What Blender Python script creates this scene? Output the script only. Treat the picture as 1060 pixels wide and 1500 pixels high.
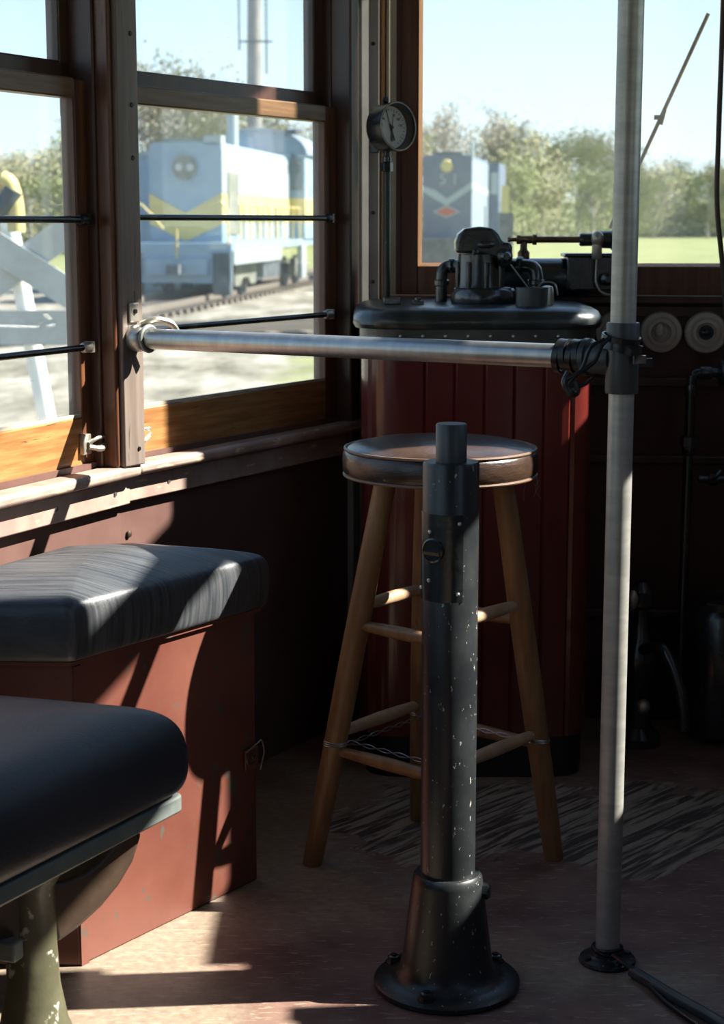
import bpy, bmesh, math, random
from mathutils import Vector, Matrix
random.seed(7)
R = math.radians
for o in list(bpy.data.objects): bpy.data.objects.remove(o)
scene = bpy.context.scene
col = scene.collection

# ------------------------------------------------------------------ camera
F_PX = 2525.0; PITCH = R(9.55); H = 1.12
cam_d = bpy.data.cameras.new('camera'); cam = bpy.data.objects.new('camera', cam_d); col.objects.link(cam)
cam.location = (0, 0, H); cam.rotation_euler = (math.pi/2 - PITCH, 0, 0)
cam_d.sensor_fit = 'VERTICAL'; cam_d.sensor_height = 36; cam_d.sensor_width = 25.44
cam_d.lens = F_PX*36/1500; cam_d.clip_start = .05; cam_d.clip_end = 3000
cam_d.dof.use_dof = True; cam_d.dof.focus_distance = 2.75; cam_d.dof.aperture_fstop = 8.5
scene.camera = cam
scene.view_settings.view_transform = 'Standard'; scene.view_settings.look = 'None'
scene.view_settings.gamma = 1; scene.view_settings.use_curve_mapping = False
scene.view_settings.exposure = 0.0

# ------------------------------------------------------------------ sky and sun
SUN_AZ = 5.0      # degrees from +X towards +Y
SUN_EL = 44.0
w = bpy.data.worlds.new('sky'); scene.world = w; w.use_nodes = True
nt = w.node_tree; nt.nodes.clear()
tc = nt.nodes.new('ShaderNodeTexCoord'); sp = nt.nodes.new('ShaderNodeSeparateXYZ')
rp = nt.nodes.new('ShaderNodeValToRGB'); bg = nt.nodes.new('ShaderNodeBackground'); ou = nt.nodes.new('ShaderNodeOutputWorld')
nt.links.new(tc.outputs['Generated'], sp.inputs[0]); nt.links.new(sp.outputs['Z'], rp.inputs[0])
nt.links.new(rp.outputs[0], bg.inputs[0]); nt.links.new(bg.outputs[0], ou.inputs[0])
e = rp.color_ramp.elements
e[0].position = 0.0; e[0].color = (.80, .90, .93, 1)
e[1].position = 1.0; e[1].color = (.20, .38, .75, 1)
for p, c in ((.05, (.70, .86, .92)), (.14, (.52, .74, .87)), (.35, (.33, .54, .82))):
    q = e.new(p); q.color = c + (1,)
bg.inputs[1].default_value = 1.55
sd = bpy.data.lights.new('sun', 'SUN'); so = bpy.data.objects.new('sun', sd); col.objects.link(so)
sd.energy = 19; sd.angle = R(.6); sd.color = (1, .955, .87)
sv = Vector((math.cos(R(SUN_AZ))*math.cos(R(SUN_EL)), math.sin(R(SUN_AZ))*math.cos(R(SUN_EL)), math.sin(R(SUN_EL))))
so.rotation_euler = sv.to_track_quat('Z', 'Y').to_euler(); so.location = (20, 2, 10)

# ------------------------------------------------------------------ measuring helpers (photo point -> place)
def ray(px, py):
    x = (px-530)/F_PX; v = (py-750)/F_PX
    return Vector((x, math.cos(PITCH)-v*math.sin(PITCH), -math.sin(PITCH)-v*math.cos(PITCH)))
def aY(px, py, Y):
    d = ray(px, py); return Vector((0, 0, H)) + d*(Y/d.y)
def aZ(px, py, Z):
    d = ray(px, py); return Vector((0, 0, H)) + d*((Z-H)/d.z)

# ------------------------------------------------------------------ materials
def mat(name, c, rough=.5, metal=0, c2=None, nscale=8, stretch=(1, 1, 1), lo=.4, hi=.65, bump=0, bscale=60,
        c3=None, s3=40, t3=.66, spec=.5, coat=0, detail=6, stretch3=None, rvar=0, bstretch=None):
    m = bpy.data.materials.new(name); m.use_nodes = True; n = m.node_tree; L = n.links
    b = n.nodes['Principled BSDF']
    b.inputs['Roughness'].default_value = rough; b.inputs['Metallic'].default_value = metal
    b.inputs['Base Color'].default_value = (*c, 1); b.inputs['Specular IOR Level'].default_value = spec
    b.inputs['Coat Weight'].default_value = coat; b.inputs['Coat Roughness'].default_value = .15
    t = n.nodes.new('ShaderNodeTexCoord')
    def noise(sc, st, det=detail):
        mp = n.nodes.new('ShaderNodeMapping'); mp.inputs['Scale'].default_value = st
        L.new(t.outputs['Object'], mp.inputs[0])
        z = n.nodes.new('ShaderNodeTexNoise'); z.inputs['Scale'].default_value = sc; z.inputs['Detail'].default_value = det
        z.inputs['Roughness'].default_value = .6
        L.new(mp.outputs[0], z.inputs['Vector']); return z.outputs['Fac']
    out = None
    if c2:
        f = noise(nscale, stretch); r_ = n.nodes.new('ShaderNodeValToRGB')
        r_.color_ramp.elements[0].position = lo; r_.color_ramp.elements[0].color = (*c, 1)
        r_.color_ramp.elements[1].position = hi; r_.color_ramp.elements[1].color = (*c2, 1)
        L.new(f, r_.inputs[0]); out = r_.outputs[0]
        if rvar:
            mr = n.nodes.new('ShaderNodeMapRange'); mr.inputs[1].default_value = .3; mr.inputs[2].default_value = .7
            mr.inputs[3].default_value = rough-rvar; mr.inputs[4].default_value = rough+rvar
            L.new(f, mr.inputs[0]); L.new(mr.outputs[0], b.inputs['Roughness'])
    if c3:
        f = noise(s3, stretch3 or stretch); r_ = n.nodes.new('ShaderNodeValToRGB')
        r_.color_ramp.elements[0].position = t3; r_.color_ramp.elements[0].color = (0, 0, 0, 1)
        r_.color_ramp.elements[1].position = t3+.03; r_.color_ramp.elements[1].color = (1, 1, 1, 1)
        L.new(f, r_.inputs[0])
        mx = n.nodes.new('ShaderNodeMix'); mx.data_type = 'RGBA'
        L.new(r_.outputs[0], mx.inputs['Factor'])
        if out: L.new(out, mx.inputs['A'])
        else: mx.inputs['A'].default_value = (*c, 1)
        mx.inputs['B'].default_value = (*c3, 1); out = mx.outputs['Result']
    if out: L.new(out, b.inputs['Base Color'])
    if bump:
        f = noise(bscale, bstretch or stretch); bp = n.nodes.new('ShaderNodeBump'); bp.inputs['Strength'].default_value = bump
        bp.inputs['Distance'].default_value = .002; L.new(f, bp.inputs['Height']); L.new(bp.outputs[0], b.inputs['Normal'])
    return m

M = {}
M['floor'] = None
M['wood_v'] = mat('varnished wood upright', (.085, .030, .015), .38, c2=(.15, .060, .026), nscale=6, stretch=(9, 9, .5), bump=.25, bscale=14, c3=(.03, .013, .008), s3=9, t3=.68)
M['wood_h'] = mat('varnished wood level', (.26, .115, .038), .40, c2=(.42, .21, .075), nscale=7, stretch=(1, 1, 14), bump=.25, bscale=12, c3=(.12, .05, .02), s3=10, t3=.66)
M['wood_dark'] = mat('dark painted wood', (.050, .026, .020), .36, c2=(.085, .04, .028), nscale=5, stretch=(6, 6, .6), bump=.15, bscale=12)
M['wood_post'] = mat('worn post paint', (.15, .115, .095), .45, c2=(.22, .175, .145), nscale=6, stretch=(7, 7, .5), bump=.3, bscale=10, c3=(.07, .04, .03), s3=13, t3=.64)
M['wood_mid'] = mat('dull varnished wood', (.12, .066, .032), .40, c2=(.20, .11, .05), nscale=7, stretch=(1, 1, 14), bump=.2, bscale=12)
M['ledge'] = mat('worn sill paint', (.30, .20, .165), .45, c2=(.42, .32, .26), nscale=9, c3=(.62, .46, .28), s3=16, t3=.62, stretch3=(1, 1, 4), bump=.2)
M['panel'] = mat('maroon wall paint', (.115, .060, .050), .42, c2=(.15, .083, .068), nscale=5, bump=.08, bscale=50)
M['front_red'] = mat('dark red front paint', (.050, .014, .012), .42, c2=(.07, .018, .015), nscale=6, bump=.1)
M['bead'] = mat('bare orange wood bead', (.50, .24, .10), .45, c2=(.60, .33, .16), nscale=8, stretch=(5, 5, .5))
M['cream'] = mat('cream painted strip', (.42, .37, .27), .5, c2=(.50, .45, .34), nscale=10)
M['grey_board'] = mat('grey painted board', (.25, .24, .22), .42, c2=(.31, .30, .275), nscale=8, bump=.1)
M['box'] = mat('chipped salmon paint', (.120, .036, .024), .48, c2=(.165, .058, .038), nscale=4, c3=(.085, .075, .058), s3=34, t3=.61, bump=.12, bscale=30, stretch3=(1, 1, .6))
M['cab'] = mat('glossy oxblood paint', (.095, .014, .011), .22, c2=(.13, .021, .016), nscale=5, stretch=(1, 1, .5), bump=.10, bscale=18, coat=.5, c3=(.23, .10, .05), s3=30, t3=.72)
M['vinyl'] = mat('black vinyl', (.022, .025, .032), .42, c2=(.034, .037, .045), nscale=6, bump=.35, bscale=260, spec=.55)
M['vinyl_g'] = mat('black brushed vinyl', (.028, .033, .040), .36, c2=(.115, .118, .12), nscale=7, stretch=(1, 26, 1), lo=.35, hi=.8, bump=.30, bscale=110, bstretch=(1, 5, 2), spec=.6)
M['leather'] = mat('cracked brown leather', (.028, .017, .013), .27, c2=(.060, .034, .022), nscale=9, stretch=(1, 1, 3), bump=.6, bscale=38, spec=.6, c3=(.26, .16, .09), s3=26, t3=.68)
M['piping'] = mat('worn tan piping', (.15, .09, .055), .45)
M['stoolwood'] = mat('yellowed stool wood', (.19, .092, .036), .42, c2=(.27, .15, .065), nscale=7, stretch=(6, 6, .6), bump=.2, bscale=20, c3=(.19, .08, .03), s3=16, t3=.64)
M['rungwood'] = mat('worn rung wood', (.36, .22, .12), .45, c2=(.48, .33, .2), nscale=14, bump=.15)
M['steel'] = mat('dull steel pipe', (.36, .37, .37), .36, .85, c2=(.46, .46, .45), nscale=14, stretch=(3, 3, 1), bump=.06, bscale=50)
M['stanchion'] = mat('worn aluminium pipe', (.34, .34, .31), .40, .40, c2=(.44, .43, .39), nscale=20, stretch=(1, 1, 3), bump=.05)
M['pvc'] = mat('dark grey fitting', (.035, .042, .045), .42, c2=(.055, .062, .064), nscale=10, bump=.08)
M['rubber'] = mat('black rubber', (.009, .010, .012), .34, bump=.1)
M['blackmetal'] = mat('chipped black paint', (.011, .013, .015), .36, c2=(.025, .028, .029), nscale=8, c3=(.34, .34, .30), s3=170, t3=.65, stretch3=(1, 1, .5), bump=.15, bscale=40, rvar=.06)
M['castblack'] = mat('glossy black casting', (.010, .013, .014), .24, c2=(.024, .030, .031), nscale=16, bump=.35, bscale=70, spec=.7, coat=.3)
M['casttop'] = mat('black painted casting', (.014, .019, .020), .30, c2=(.045, .052, .052), nscale=22, bump=.35, bscale=70, spec=.7, lo=.45, hi=.7)
M['chrome'] = mat('bright screw metal', (.6, .58, .52), .28, .9)
M['brass'] = mat('dull brass', (.24, .15, .07), .36, .7, c2=(.12, .08, .05), nscale=30)
M['nickel'] = mat('worn nickel plate', (.52, .48, .40), .36, .7, c2=(.36, .33, .27), nscale=30)
M['rod'] = mat('black guard rod', (.02, .02, .02), .28, .3, c2=(.10, .09, .08), nscale=30, lo=.55, hi=.75)
M['porcelain'] = mat('off white porcelain', (.50, .44, .37), .38, c2=(.40, .34, .28), nscale=14)
M['olive'] = mat('chipped olive paint', (.075, .072, .042), .36, c2=(.12, .115, .068), nscale=14, c3=(.42, .41, .34), s3=42, t3=.62, bump=.3, bscale=50, coat=.2)
M['seatiron'] = mat('brown painted iron', (.045, .028, .018), .42, c2=(.07, .045, .03), nscale=12, bump=.2)
M['trim_grey'] = mat('grey green seat trim', (.12, .14, .13), .42, c2=(.17, .19, .17), nscale=20)
M['cast_grey'] = mat('grey cast bracket', (.22, .23, .22), .42, .3)
M['white'] = mat('dial white', (.90, .90, .85), .5)
M['ink'] = mat('dial ink', (.03, .03, .03), .5)
M['cord'] = mat('brown cord', (.05, .032, .02), .6, bump=.3, bscale=90)
M['ceil'] = mat('painted ceiling', (.30, .27, .21), .5, c2=(.34, .31, .25), nscale=4)
M['walls_back'] = mat('brown saloon wall', (.18, .09, .05), .45, c2=(.24, .12, .07), nscale=5, stretch=(6, 6, .6))
M['wire'] = mat('steel wire', (.35, .34, .31), .35, .8)

# floor: worn painted lino, plywood showing through where the paint has gone, sunlight painted in on the left
def floor_material():
    m = bpy.data.materials.new('worn red floor'); m.use_nodes = True; n = m.node_tree; L = n.links
    b = n.nodes['Principled BSDF']; t = n.nodes.new('ShaderNodeTexCoord')
    def noise(sc, st=(1, 1, 1), rot=0, det=8, ro=.6, dist=0):
        mp = n.nodes.new('ShaderNodeMapping'); mp.inputs['Scale'].default_value = st; mp.inputs['Rotation'].default_value = (0, 0, rot)
        L.new(t.outputs['Object'], mp.inputs[0])
        z = n.nodes.new('ShaderNodeTexNoise'); z.inputs['Scale'].default_value = sc; z.inputs['Detail'].default_value = det
        z.inputs['Roughness'].default_value = ro; z.inputs['Distortion'].default_value = dist
        L.new(mp.outputs[0], z.inputs['Vector']); return z.outputs['Fac']
    def ramp(f, a, ca, b_, cb):
        r_ = n.nodes.new('ShaderNodeValToRGB'); r_.color_ramp.elements[0].position = a; r_.color_ramp.elements[0].color = (*ca, 1)
        r_.color_ramp.elements[1].position = b_; r_.color_ramp.elements[1].color = (*cb, 1); L.new(f, r_.inputs[0]); return r_.outputs[0]
    def mix(f, a, b_):
        x = n.nodes.new('ShaderNodeMix'); x.data_type = 'RGBA'; L.new(f, x.inputs['Factor']); L.new(a, x.inputs['A']); L.new(b_, x.inputs['B']); return x.outputs['Result']
    def math_(op, a, b_=None, v=None):
        x = n.nodes.new('ShaderNodeMath'); x.operation = op; L.new(a, x.inputs[0])
        if b_ is not None: L.new(b_, x.inputs[1])
        if v is not None: x.inputs[1].default_value = v
        return x.outputs[0]
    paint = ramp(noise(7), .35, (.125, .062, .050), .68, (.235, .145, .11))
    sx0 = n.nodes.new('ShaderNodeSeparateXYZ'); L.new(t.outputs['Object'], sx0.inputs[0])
    sun_bias = n.nodes.new('ShaderNodeMapRange'); sun_bias.inputs[1].default_value = .15; sun_bias.inputs[2].default_value = -.25; sun_bias.inputs[3].default_value = -.02; sun_bias.inputs[4].default_value = .17; L.new(sx0.outputs['X'], sun_bias.inputs[0])  # more of the pale worn tone where sun falls: sunlight put into the colour
    wear_sun = ramp(math_('ADD', noise(2.3, det=7), sun_bias.outputs[0]), .50, (0, 0, 0), .64, (1, 1, 1))
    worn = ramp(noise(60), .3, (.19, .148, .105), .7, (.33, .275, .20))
    fwear_sun = math_('MULTIPLY', wear_sun, v=.8)
    c = mix(fwear_sun, paint, worn)
    scr = ramp(noise(26, (1, 5, 1), .25, 10, .7, .4), .57, (0, 0, 0), .60, (1, 1, 1))
    scc = n.nodes.new('ShaderNodeRGB'); scc.outputs[0].default_value = (.46, .37, .26, 1)
    c = mix(math_('MULTIPLY', scr, v=.5), c, scc.outputs[0])
    dk = ramp(noise(11, (1, 1.6, 1), .6), .64, (0, 0, 0), .72, (1, 1, 1))
    dkc = n.nodes.new('ShaderNodeRGB'); dkc.outputs[0].default_value = (.06, .035, .03, 1)
    c = mix(math_('MULTIPLY', dk, v=.6), c, dkc.outputs[0])
    # bare plywood area in front of the cabinet
    sx = n.nodes.new('ShaderNodeSeparateXYZ'); L.new(t.outputs['Object'], sx.inputs[0])
    wob = math_('MULTIPLY', noise(5, det=6), v=.55)
    yy = math_('ADD', sx.outputs['Y'], wob)                      # y + wobble
    m1 = n.nodes.new('ShaderNodeMapRange'); m1.inputs[1].default_value = 3.18; m1.inputs[2].default_value = 3.20; L.new(yy, m1.inputs[0])
    m2 = n.nodes.new('ShaderNodeMapRange'); m2.inputs[1].default_value = 3.60; m2.inputs[2].default_value = 3.58; L.new(yy, m2.inputs[0])
    xx = math_('ADD', sx.outputs['X'], wob)
    m3 = n.nodes.new('ShaderNodeMapRange'); m3.inputs[1].default_value = .26; m3.inputs[2].default_value = .27; L.new(xx, m3.inputs[0])
    ply = math_('MULTIPLY', math_('MULTIPLY', m1.outputs[0], m2.outputs[0]), m3.outputs[0])
    mpa = n.nodes.new('ShaderNodeMapping'); mpa.inputs['Rotation'].default_value = (0, 0, R(-48)); L.new(t.outputs['Object'], mpa.inputs[0])
    mpb = n.nodes.new('ShaderNodeMapping'); mpb.inputs['Scale'].default_value = (1.2, 13, 1); L.new(mpa.outputs[0], mpb.inputs[0])
    zg = n.nodes.new('ShaderNodeTexNoise'); zg.inputs['Scale'].default_value = 4.5; zg.inputs['Detail'].default_value = 5; zg.inputs['Distortion'].default_value = .8; L.new(mpb.outputs[0], zg.inputs['Vector'])
    grain = ramp(zg.outputs['Fac'], .44, (.085, .062, .048), .56, (.33, .27, .20))
    c = mix(ply, c, grain)
    L.new(c, b.inputs['Base Color'])
    L.new(ramp(noise(9), .3, (.42,)*3, .7, (.58,)*3), b.inputs['Roughness'])
    bp = n.nodes.new('ShaderNodeBump'); bp.inputs['Strength'].default_value = .25; bp.inputs['Distance'].default_value = .003
    L.new(noise(45), bp.inputs['Height']); L.new(bp.outputs[0], b.inputs['Normal'])
    return m
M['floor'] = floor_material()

def glass_material(name, dirt):
    m = bpy.data.materials.new(name); m.use_nodes = True; n = m.node_tree; L = n.links; n.nodes.clear()
    o = n.nodes.new('ShaderNodeOutputMaterial'); tr = n.nodes.new('ShaderNodeBsdfTransparent'); gl = n.nodes.new('ShaderNodeBsdfGlossy')
    tl = n.nodes.new('ShaderNodeBsdfTranslucent'); df = n.nodes.new('ShaderNodeBsdfDiffuse')
    tr.inputs[0].default_value = (.985, .995, .99, 1); gl.inputs['Roughness'].default_value = .03
    tl.inputs[0].default_value = (.9, .9, .86, 1); df.inputs[0].default_value = (.8, .8, .76, 1)
    fr = n.nodes.new('ShaderNodeFresnel'); gm_ = n.nodes.new('ShaderNodeNewGeometry'); ir = n.nodes.new('ShaderNodeMapRange')
    ir.inputs[3].default_value = 1.45; ir.inputs[4].default_value = 1/1.45; L.new(gm_.outputs['Backfacing'], ir.inputs[0]); L.new(ir.outputs[0], fr.inputs[0])
    m1 = n.nodes.new('ShaderNodeMixShader'); L.new(fr.outputs[0], m1.inputs[0]); L.new(tr.outputs[0], m1.inputs[1]); L.new(gl.outputs[0], m1.inputs[2])
    m2 = n.nodes.new('ShaderNodeMixShader'); m2.inputs[0].default_value = .35; L.new(tl.outputs[0], m2.inputs[1]); L.new(df.outputs[0], m2.inputs[2])
    t = n.nodes.new('ShaderNodeTexCoord'); z = n.nodes.new('ShaderNodeTexNoise'); z.inputs['Scale'].default_value = 7; z.inputs['Detail'].default_value = 8
    L.new(t.outputs['Object'], z.inputs['Vector'])
    mr = n.nodes.new('ShaderNodeMapRange'); mr.inputs[1].default_value = .3; mr.inputs[2].default_value = .75
    mr.inputs[3].default_value = dirt*.6; mr.inputs[4].default_value = dirt*1.5; L.new(z.outputs['Fac'], mr.inputs[0])
    z2 = n.nodes.new('ShaderNodeTexNoise'); z2.inputs['Scale'].default_value = 70; z2.inputs['Detail'].default_value = 2
    mp = n.nodes.new('ShaderNodeMapping'); mp.inputs['Scale'].default_value = (.12, .12, 1.2); L.new(t.outputs['Object'], mp.inputs[0]); L.new(mp.outputs[0], z2.inputs['Vector'])
    r_ = n.nodes.new('ShaderNodeMapRange'); r_.inputs[1].default_value = .76; r_.inputs[2].default_value = .80; r_.inputs[3].default_value = 0; r_.inputs[4].default_value = .3
    L.new(z2.outputs['Fac'], r_.inputs[0])
    ad = n.nodes.new('ShaderNodeMath'); ad.operation = 'ADD'; L.new(mr.outputs[0], ad.inputs[0]); L.new(r_.outputs[0], ad.inputs[1])
    m3 = n.nodes.new('ShaderNodeMixShader'); L.new(ad.outputs[0], m3.inputs[0]); L.new(m1.outputs[0], m3.inputs[1]); L.new(m2.outputs[0], m3.inputs[2])
    L.new(m3.outputs[0], o.inputs[0]); return m
M['glass'] = glass_material('dusty window glass', .06)
M['clear'] = glass_material('clear gauge glass', .02)

# ------------------------------------------------------------------ mesh helpers
class MB:
    def __init__(s): s.bm = bmesh.new()
    def face(s, vs):
        try: return s.bm.faces.new(vs)
        except ValueError: return None
    def hexa(s, p):      # 8 corner points: bottom 4, top 4
        v = [s.bm.verts.new(q) for q in p]
        for f in ((3, 2, 1, 0), (4, 5, 6, 7), (0, 1, 5, 4), (1, 2, 6, 5), (2, 3, 7, 6), (3, 0, 4, 7)): s.face([v[i] for i in f])
        return s
    def box(s, c, d, rot=0, tilt=None):
        mtx = Matrix.Translation(Vector(c)) @ (tilt if tilt is not None else Matrix.Rotation(rot, 4, 'Z'))
        x, y, z = d[0]/2, d[1]/2, d[2]/2
        return s.hexa([mtx @ Vector(q) for q in ((-x, -y, -z), (x, -y, -z), (x, y, -z), (-x, y, -z), (-x, -y, z), (x, -y, z), (x, y, z), (-x, y, z))])
    def rings(s, rs, cap0=True, cap1=True, closed=True):
        vs = [[s.bm.verts.new(p) for p in r] for r in rs]
        k = len(vs[0])
        for a, b in zip(vs, vs[1:]):
            for i in range(k if closed else k-1):
                j = (i+1) % k; s.face([a[i], a[j], b[j], b[i]])
        if cap0: s.face(vs[0][::-1])
        if cap1: s.face(vs[-1])
        return s
    def lathe(s, prof, o, ax=(0, 0, 1), n=32, cap0=True, cap1=True):   # prof: (r, h)
        ax = Vector(ax).normalized(); q = ax.to_track_quat('Z', 'Y'); o = Vector(o); rs = []
        for r, h in prof:
            rs.append([o + q @ Vector((r*math.cos(2*math.pi*i/n), r*math.sin(2*math.pi*i/n), h)) for i in range(n)])
        return s.rings(rs, cap0, cap1)
    def cyl(s, a, b, r, r2=None, n=16):
        a = Vector(a); b = Vector(b); return s.lathe([(r, 0), (r if r2 is None else r2, (b-a).length)], a, b-a, n)
    def tube(s, pts, r, n=10, smooth=3, closed=False):
        P = [Vector(p) for p in pts]
        if smooth and len(P) > 2:
            Q = []
            m = len(P)
            rng = range(m if closed else m-1)
            for i in rng:
                p0 = P[(i-1) % m] if closed else P[max(i-1, 0)]; p1 = P[i]; p2 = P[(i+1) % m]; p3 = P[(i+2) % m] if closed else P[min(i+2, m-1)]
                for k in range(smooth*2):
                    t = k/(smooth*2)
                    Q.append(.5*((2*p1)+(-p0+p2)*t+(2*p0-5*p1+4*p2-p3)*t*t+(-p0+3*p1-3*p2+p3)*t**3))
            if not closed: Q.append(P[-1])
            P = Q
        rs = []; up = None
        for i, p in enumerate(P):
            d = (P[(i+1) % len(P)]-P[i-1]) if closed else (P[min(i+1, len(P)-1)]-P[max(i-1, 0)])
            d.normalize()
            if up is None: up = d.orthogonal().normalized()
            up = (up - d*up.dot(d)).normalized(); sd_ = d.cross(up)
            rr = r[min(int(i*len(r)/len(P)), len(r)-1)] if isinstance(r, (list, tuple)) else r
            rs.append([p + up*rr*math.cos(2*math.pi*k/n) + sd_*rr*math.sin(2*math.pi*k/n) for k in range(n)])
        if closed: rs.append(rs[0]); return s.rings(rs, False, False)
        return s.rings(rs)
    def sphere(s, c, r, sc=(1, 1, 1), n=16):
        g = bmesh.ops.create_uvsphere(s.bm, u_segments=n, v_segments=n//2+2, radius=r)
        for v in g['verts']: v.co = Vector((v.co.x*sc[0], v.co.y*sc[1], v.co.z*sc[2])) + Vector(c)
        return s
    def torus(s, c, ax, R_, r, n=28, k=8, sc=(1, 1)):
        q = Vector(ax).normalized().to_track_quat('Z', 'Y'); c = Vector(c); rs = []
        for i in range(n+1):
            a = 2*math.pi*i/n; d = Vector((math.cos(a)*sc[0], math.sin(a)*sc[1], 0))
            rs.append([c + q @ (d*R_ + (d*math.cos(2*math.pi*j/k)+Vector((0, 0, 1))*math.sin(2*math.pi*j/k))*r) for j in range(k)])
        return s.rings(rs, False, False)
    def prism(s, poly, z0, z1):
        return s.rings([[Vector((p[0], p[1], z0)) for p in poly], [Vector((p[0], p[1], z1)) for p in poly]])
    def extr(s, pts, vec):
        vec = Vector(vec); return s.rings([[Vector(p) for p in pts], [Vector(p)+vec for p in pts]])

def obj(name, b, m, parent=None, bevel=0, smooth=True, angle=38, label=None, seg=2):
    me = bpy.data.meshes.new(name); bm = b.bm
    bmesh.ops.remove_doubles(bm, verts=bm.verts, dist=1e-6)
    bmesh.ops.recalc_face_normals(bm, faces=bm.faces)
    for f in bm.faces: f.smooth = smooth
    if smooth:
        for ed in bm.edges:
            if len(ed.link_faces) == 2 and ed.calc_face_angle(0) > R(angle): ed.smooth = False
    bm.to_mesh(me); bm.free(); me.materials.append(m if not isinstance(m, str) else M[m])
    o = bpy.data.objects.new(name, me); col.objects.link(o)
    if bevel:
        md = o.modifiers.new('bevel', 'BEVEL'); md.width = bevel; md.segments = seg; md.limit_method = 'ANGLE'; md.angle_limit = R(35)
    if parent:
        o.parent = parent
        if parent.type == 'EMPTY': o.matrix_parent_inverse = Matrix.Translation(-Vector(parent.location))
    if label: o['label'] = label
    return o
SPLIT = {'screws': 'screw', 'rivets': 'rivet', 'mounting_lug': 'mounting_lug', 'ball_ends': 'ball_end', 'loose_threads': 'loose_thread', 'hasp_screws': 'hasp_screw',
         'front_steps': 'front_step', 'window': 'window', 'wheels': 'wheel', 'sash_stile': 'sash_stile', 'stile': 'stile', 'knob': 'knob', 'legs': 'leg', 'thumb_lever': 'thumb_lever',
         'door_ribs': 'door_rib', 'upright_wraps': 'upright_wrap', 'branch_wraps': 'branch_wrap', 'roof_fan': 'roof_fan', 'truck': 'truck_frame'}
_obj = obj
def obj(name, b, m, parent=None, bevel=0, smooth=True, angle=38, label=None, seg=2):
    if name not in SPLIT: return _obj(name, b, m, parent, bevel, smooth, angle, label, seg)
    bm = b.bm; bmesh.ops.remove_doubles(bm, verts=bm.verts, dist=1e-6); seen = set(); last = None
    bm.verts.index_update(); bm.verts.ensure_lookup_table()
    for v in bm.verts:
        if v.index in seen: continue
        st_k = [v]; seen.add(v.index); comp = []
        while st_k:
            x = st_k.pop(); comp.append(x)
            for e_ in x.link_edges:
                y = e_.other_vert(x)
                if y.index not in seen: seen.add(y.index); st_k.append(y)
        nb = MB(); mp_ = {x.index: nb.bm.verts.new(x.co) for x in comp}; fs = {f for x in comp for f in x.link_faces}
        for f in sorted(fs, key=lambda f: f.index): nb.face([mp_[x.index] for x in f.verts])
        last = _obj(SPLIT[name], nb, m, parent, bevel, smooth, angle, label, seg)
    return last
def thing(name, loc, label, cat, group=None):
    o = bpy.data.objects.new(name, None); col.objects.link(o); o.location = loc; o.empty_display_size = .05
    o['label'] = label; o['category'] = cat
    if group: o['group'] = group
    return o
def tag(o, label, cat, group=None):
    o['label'] = label; o['category'] = cat
    if group: o['group'] = group
    return o
def struct(name, b, m, label=None, cat='wall', bevel=0, parent=None, smooth=True):
    o = obj(name, b, m, parent, bevel, smooth)
    if not parent: o['kind'] = 'structure'; o['category'] = cat
    if label: o['label'] = label
    return o
def sthing(name, loc, label, cat):
    o = thing(name, loc, label, cat); o['kind'] = 'structure'; return o
def copy_tree(o, parent=None):
    c = o.copy(); col.objects.link(c)
    if parent: c.parent = parent
    for ch in [x for x in bpy.data.objects if x.parent == o]: copy_tree(ch, c)
    return c

class Wall:     # a vertical wall plane: u along, w towards the room, z up
    def __init__(s, o, u, n): s.o = Vector((o[0], o[1], 0)); s.u = Vector((u[0], u[1], 0)).normalized(); s.n = Vector((n[0], n[1], 0)).normalized()
    def p(s, u, w, z): return s.o + s.u*u + s.n*w + Vector((0, 0, z))
    def box(s, b, u0, u1, w0, w1, z0, z1):
        return b.hexa([s.p(u0, w0, z0), s.p(u1, w0, z0), s.p(u1, w1, z0), s.p(u0, w1, z0), s.p(u0, w0, z1), s.p(u1, w0, z1), s.p(u1, w1, z1), s.p(u0, w1, z1)])
AB = (-.44, 3.10)
WA = Wall(AB, (-.426, -.905), (.905, -.426))
WB = Wall(AB, (.51, .86), (.86, -.51))
WC = Wall((.0, 3.86), (.9962, -.087), (-.087, -.9962))
def offset_poly(P, d):    # convex ccw polygon, positive d goes inward
    n = len(P); out = []
    for i in range(n):
        a = Vector(P[i-1]); b = Vector(P[i]); c = Vector(P[(i+1) % n])
        e1 = (b-a).normalized(); e2 = (c-b).normalized()
        n1 = Vector((-e1.y, e1.x)); n2 = Vector((-e2.y, e2.x)); bi = (n1+n2).normalized()
        out.append(b + bi*(d/max(bi.dot(n1), .3)))
    return out
def round_poly(P, r, k=5):
    n = len(P); out = []
    for i in range(n):
        a = Vector(P[i-1]); b = Vector(P[i]); c = Vector(P[(i+1) % n])
        rr = min(r, (a-b).length*.45, (c-b).length*.45)
        p0 = b+(a-b).normalized()*rr; p1 = b+(c-b).normalized()*rr
        for j in range(k+1):
            t = j/k; out.append((1-t)**2*p0 + 2*t*(1-t)*b + t*t*p1)
    return out
def pad(b, P, prof, r=.03, k=5, dome=0):   # prof: list of (inset, z)
    rs = []
    for d, z in prof: rs.append([Vector((q.x, q.y, z)) for q in round_poly(offset_poly(P, d), r, k)])
    b.rings(rs, True, False)
    # dome: shrink to centroid
    last = rs[-1]; c = sum(last, Vector())/len(last); z = c.z; more = [last]
    for t in (.85, .68, .5, .32, .15):
        more.append([Vector((c.x+(q.x-c.x)*t, c.y+(q.y-c.y)*t, z+dome*(1-t**2))) for q in last])
    b.rings(more, False, True)
    return b

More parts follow.
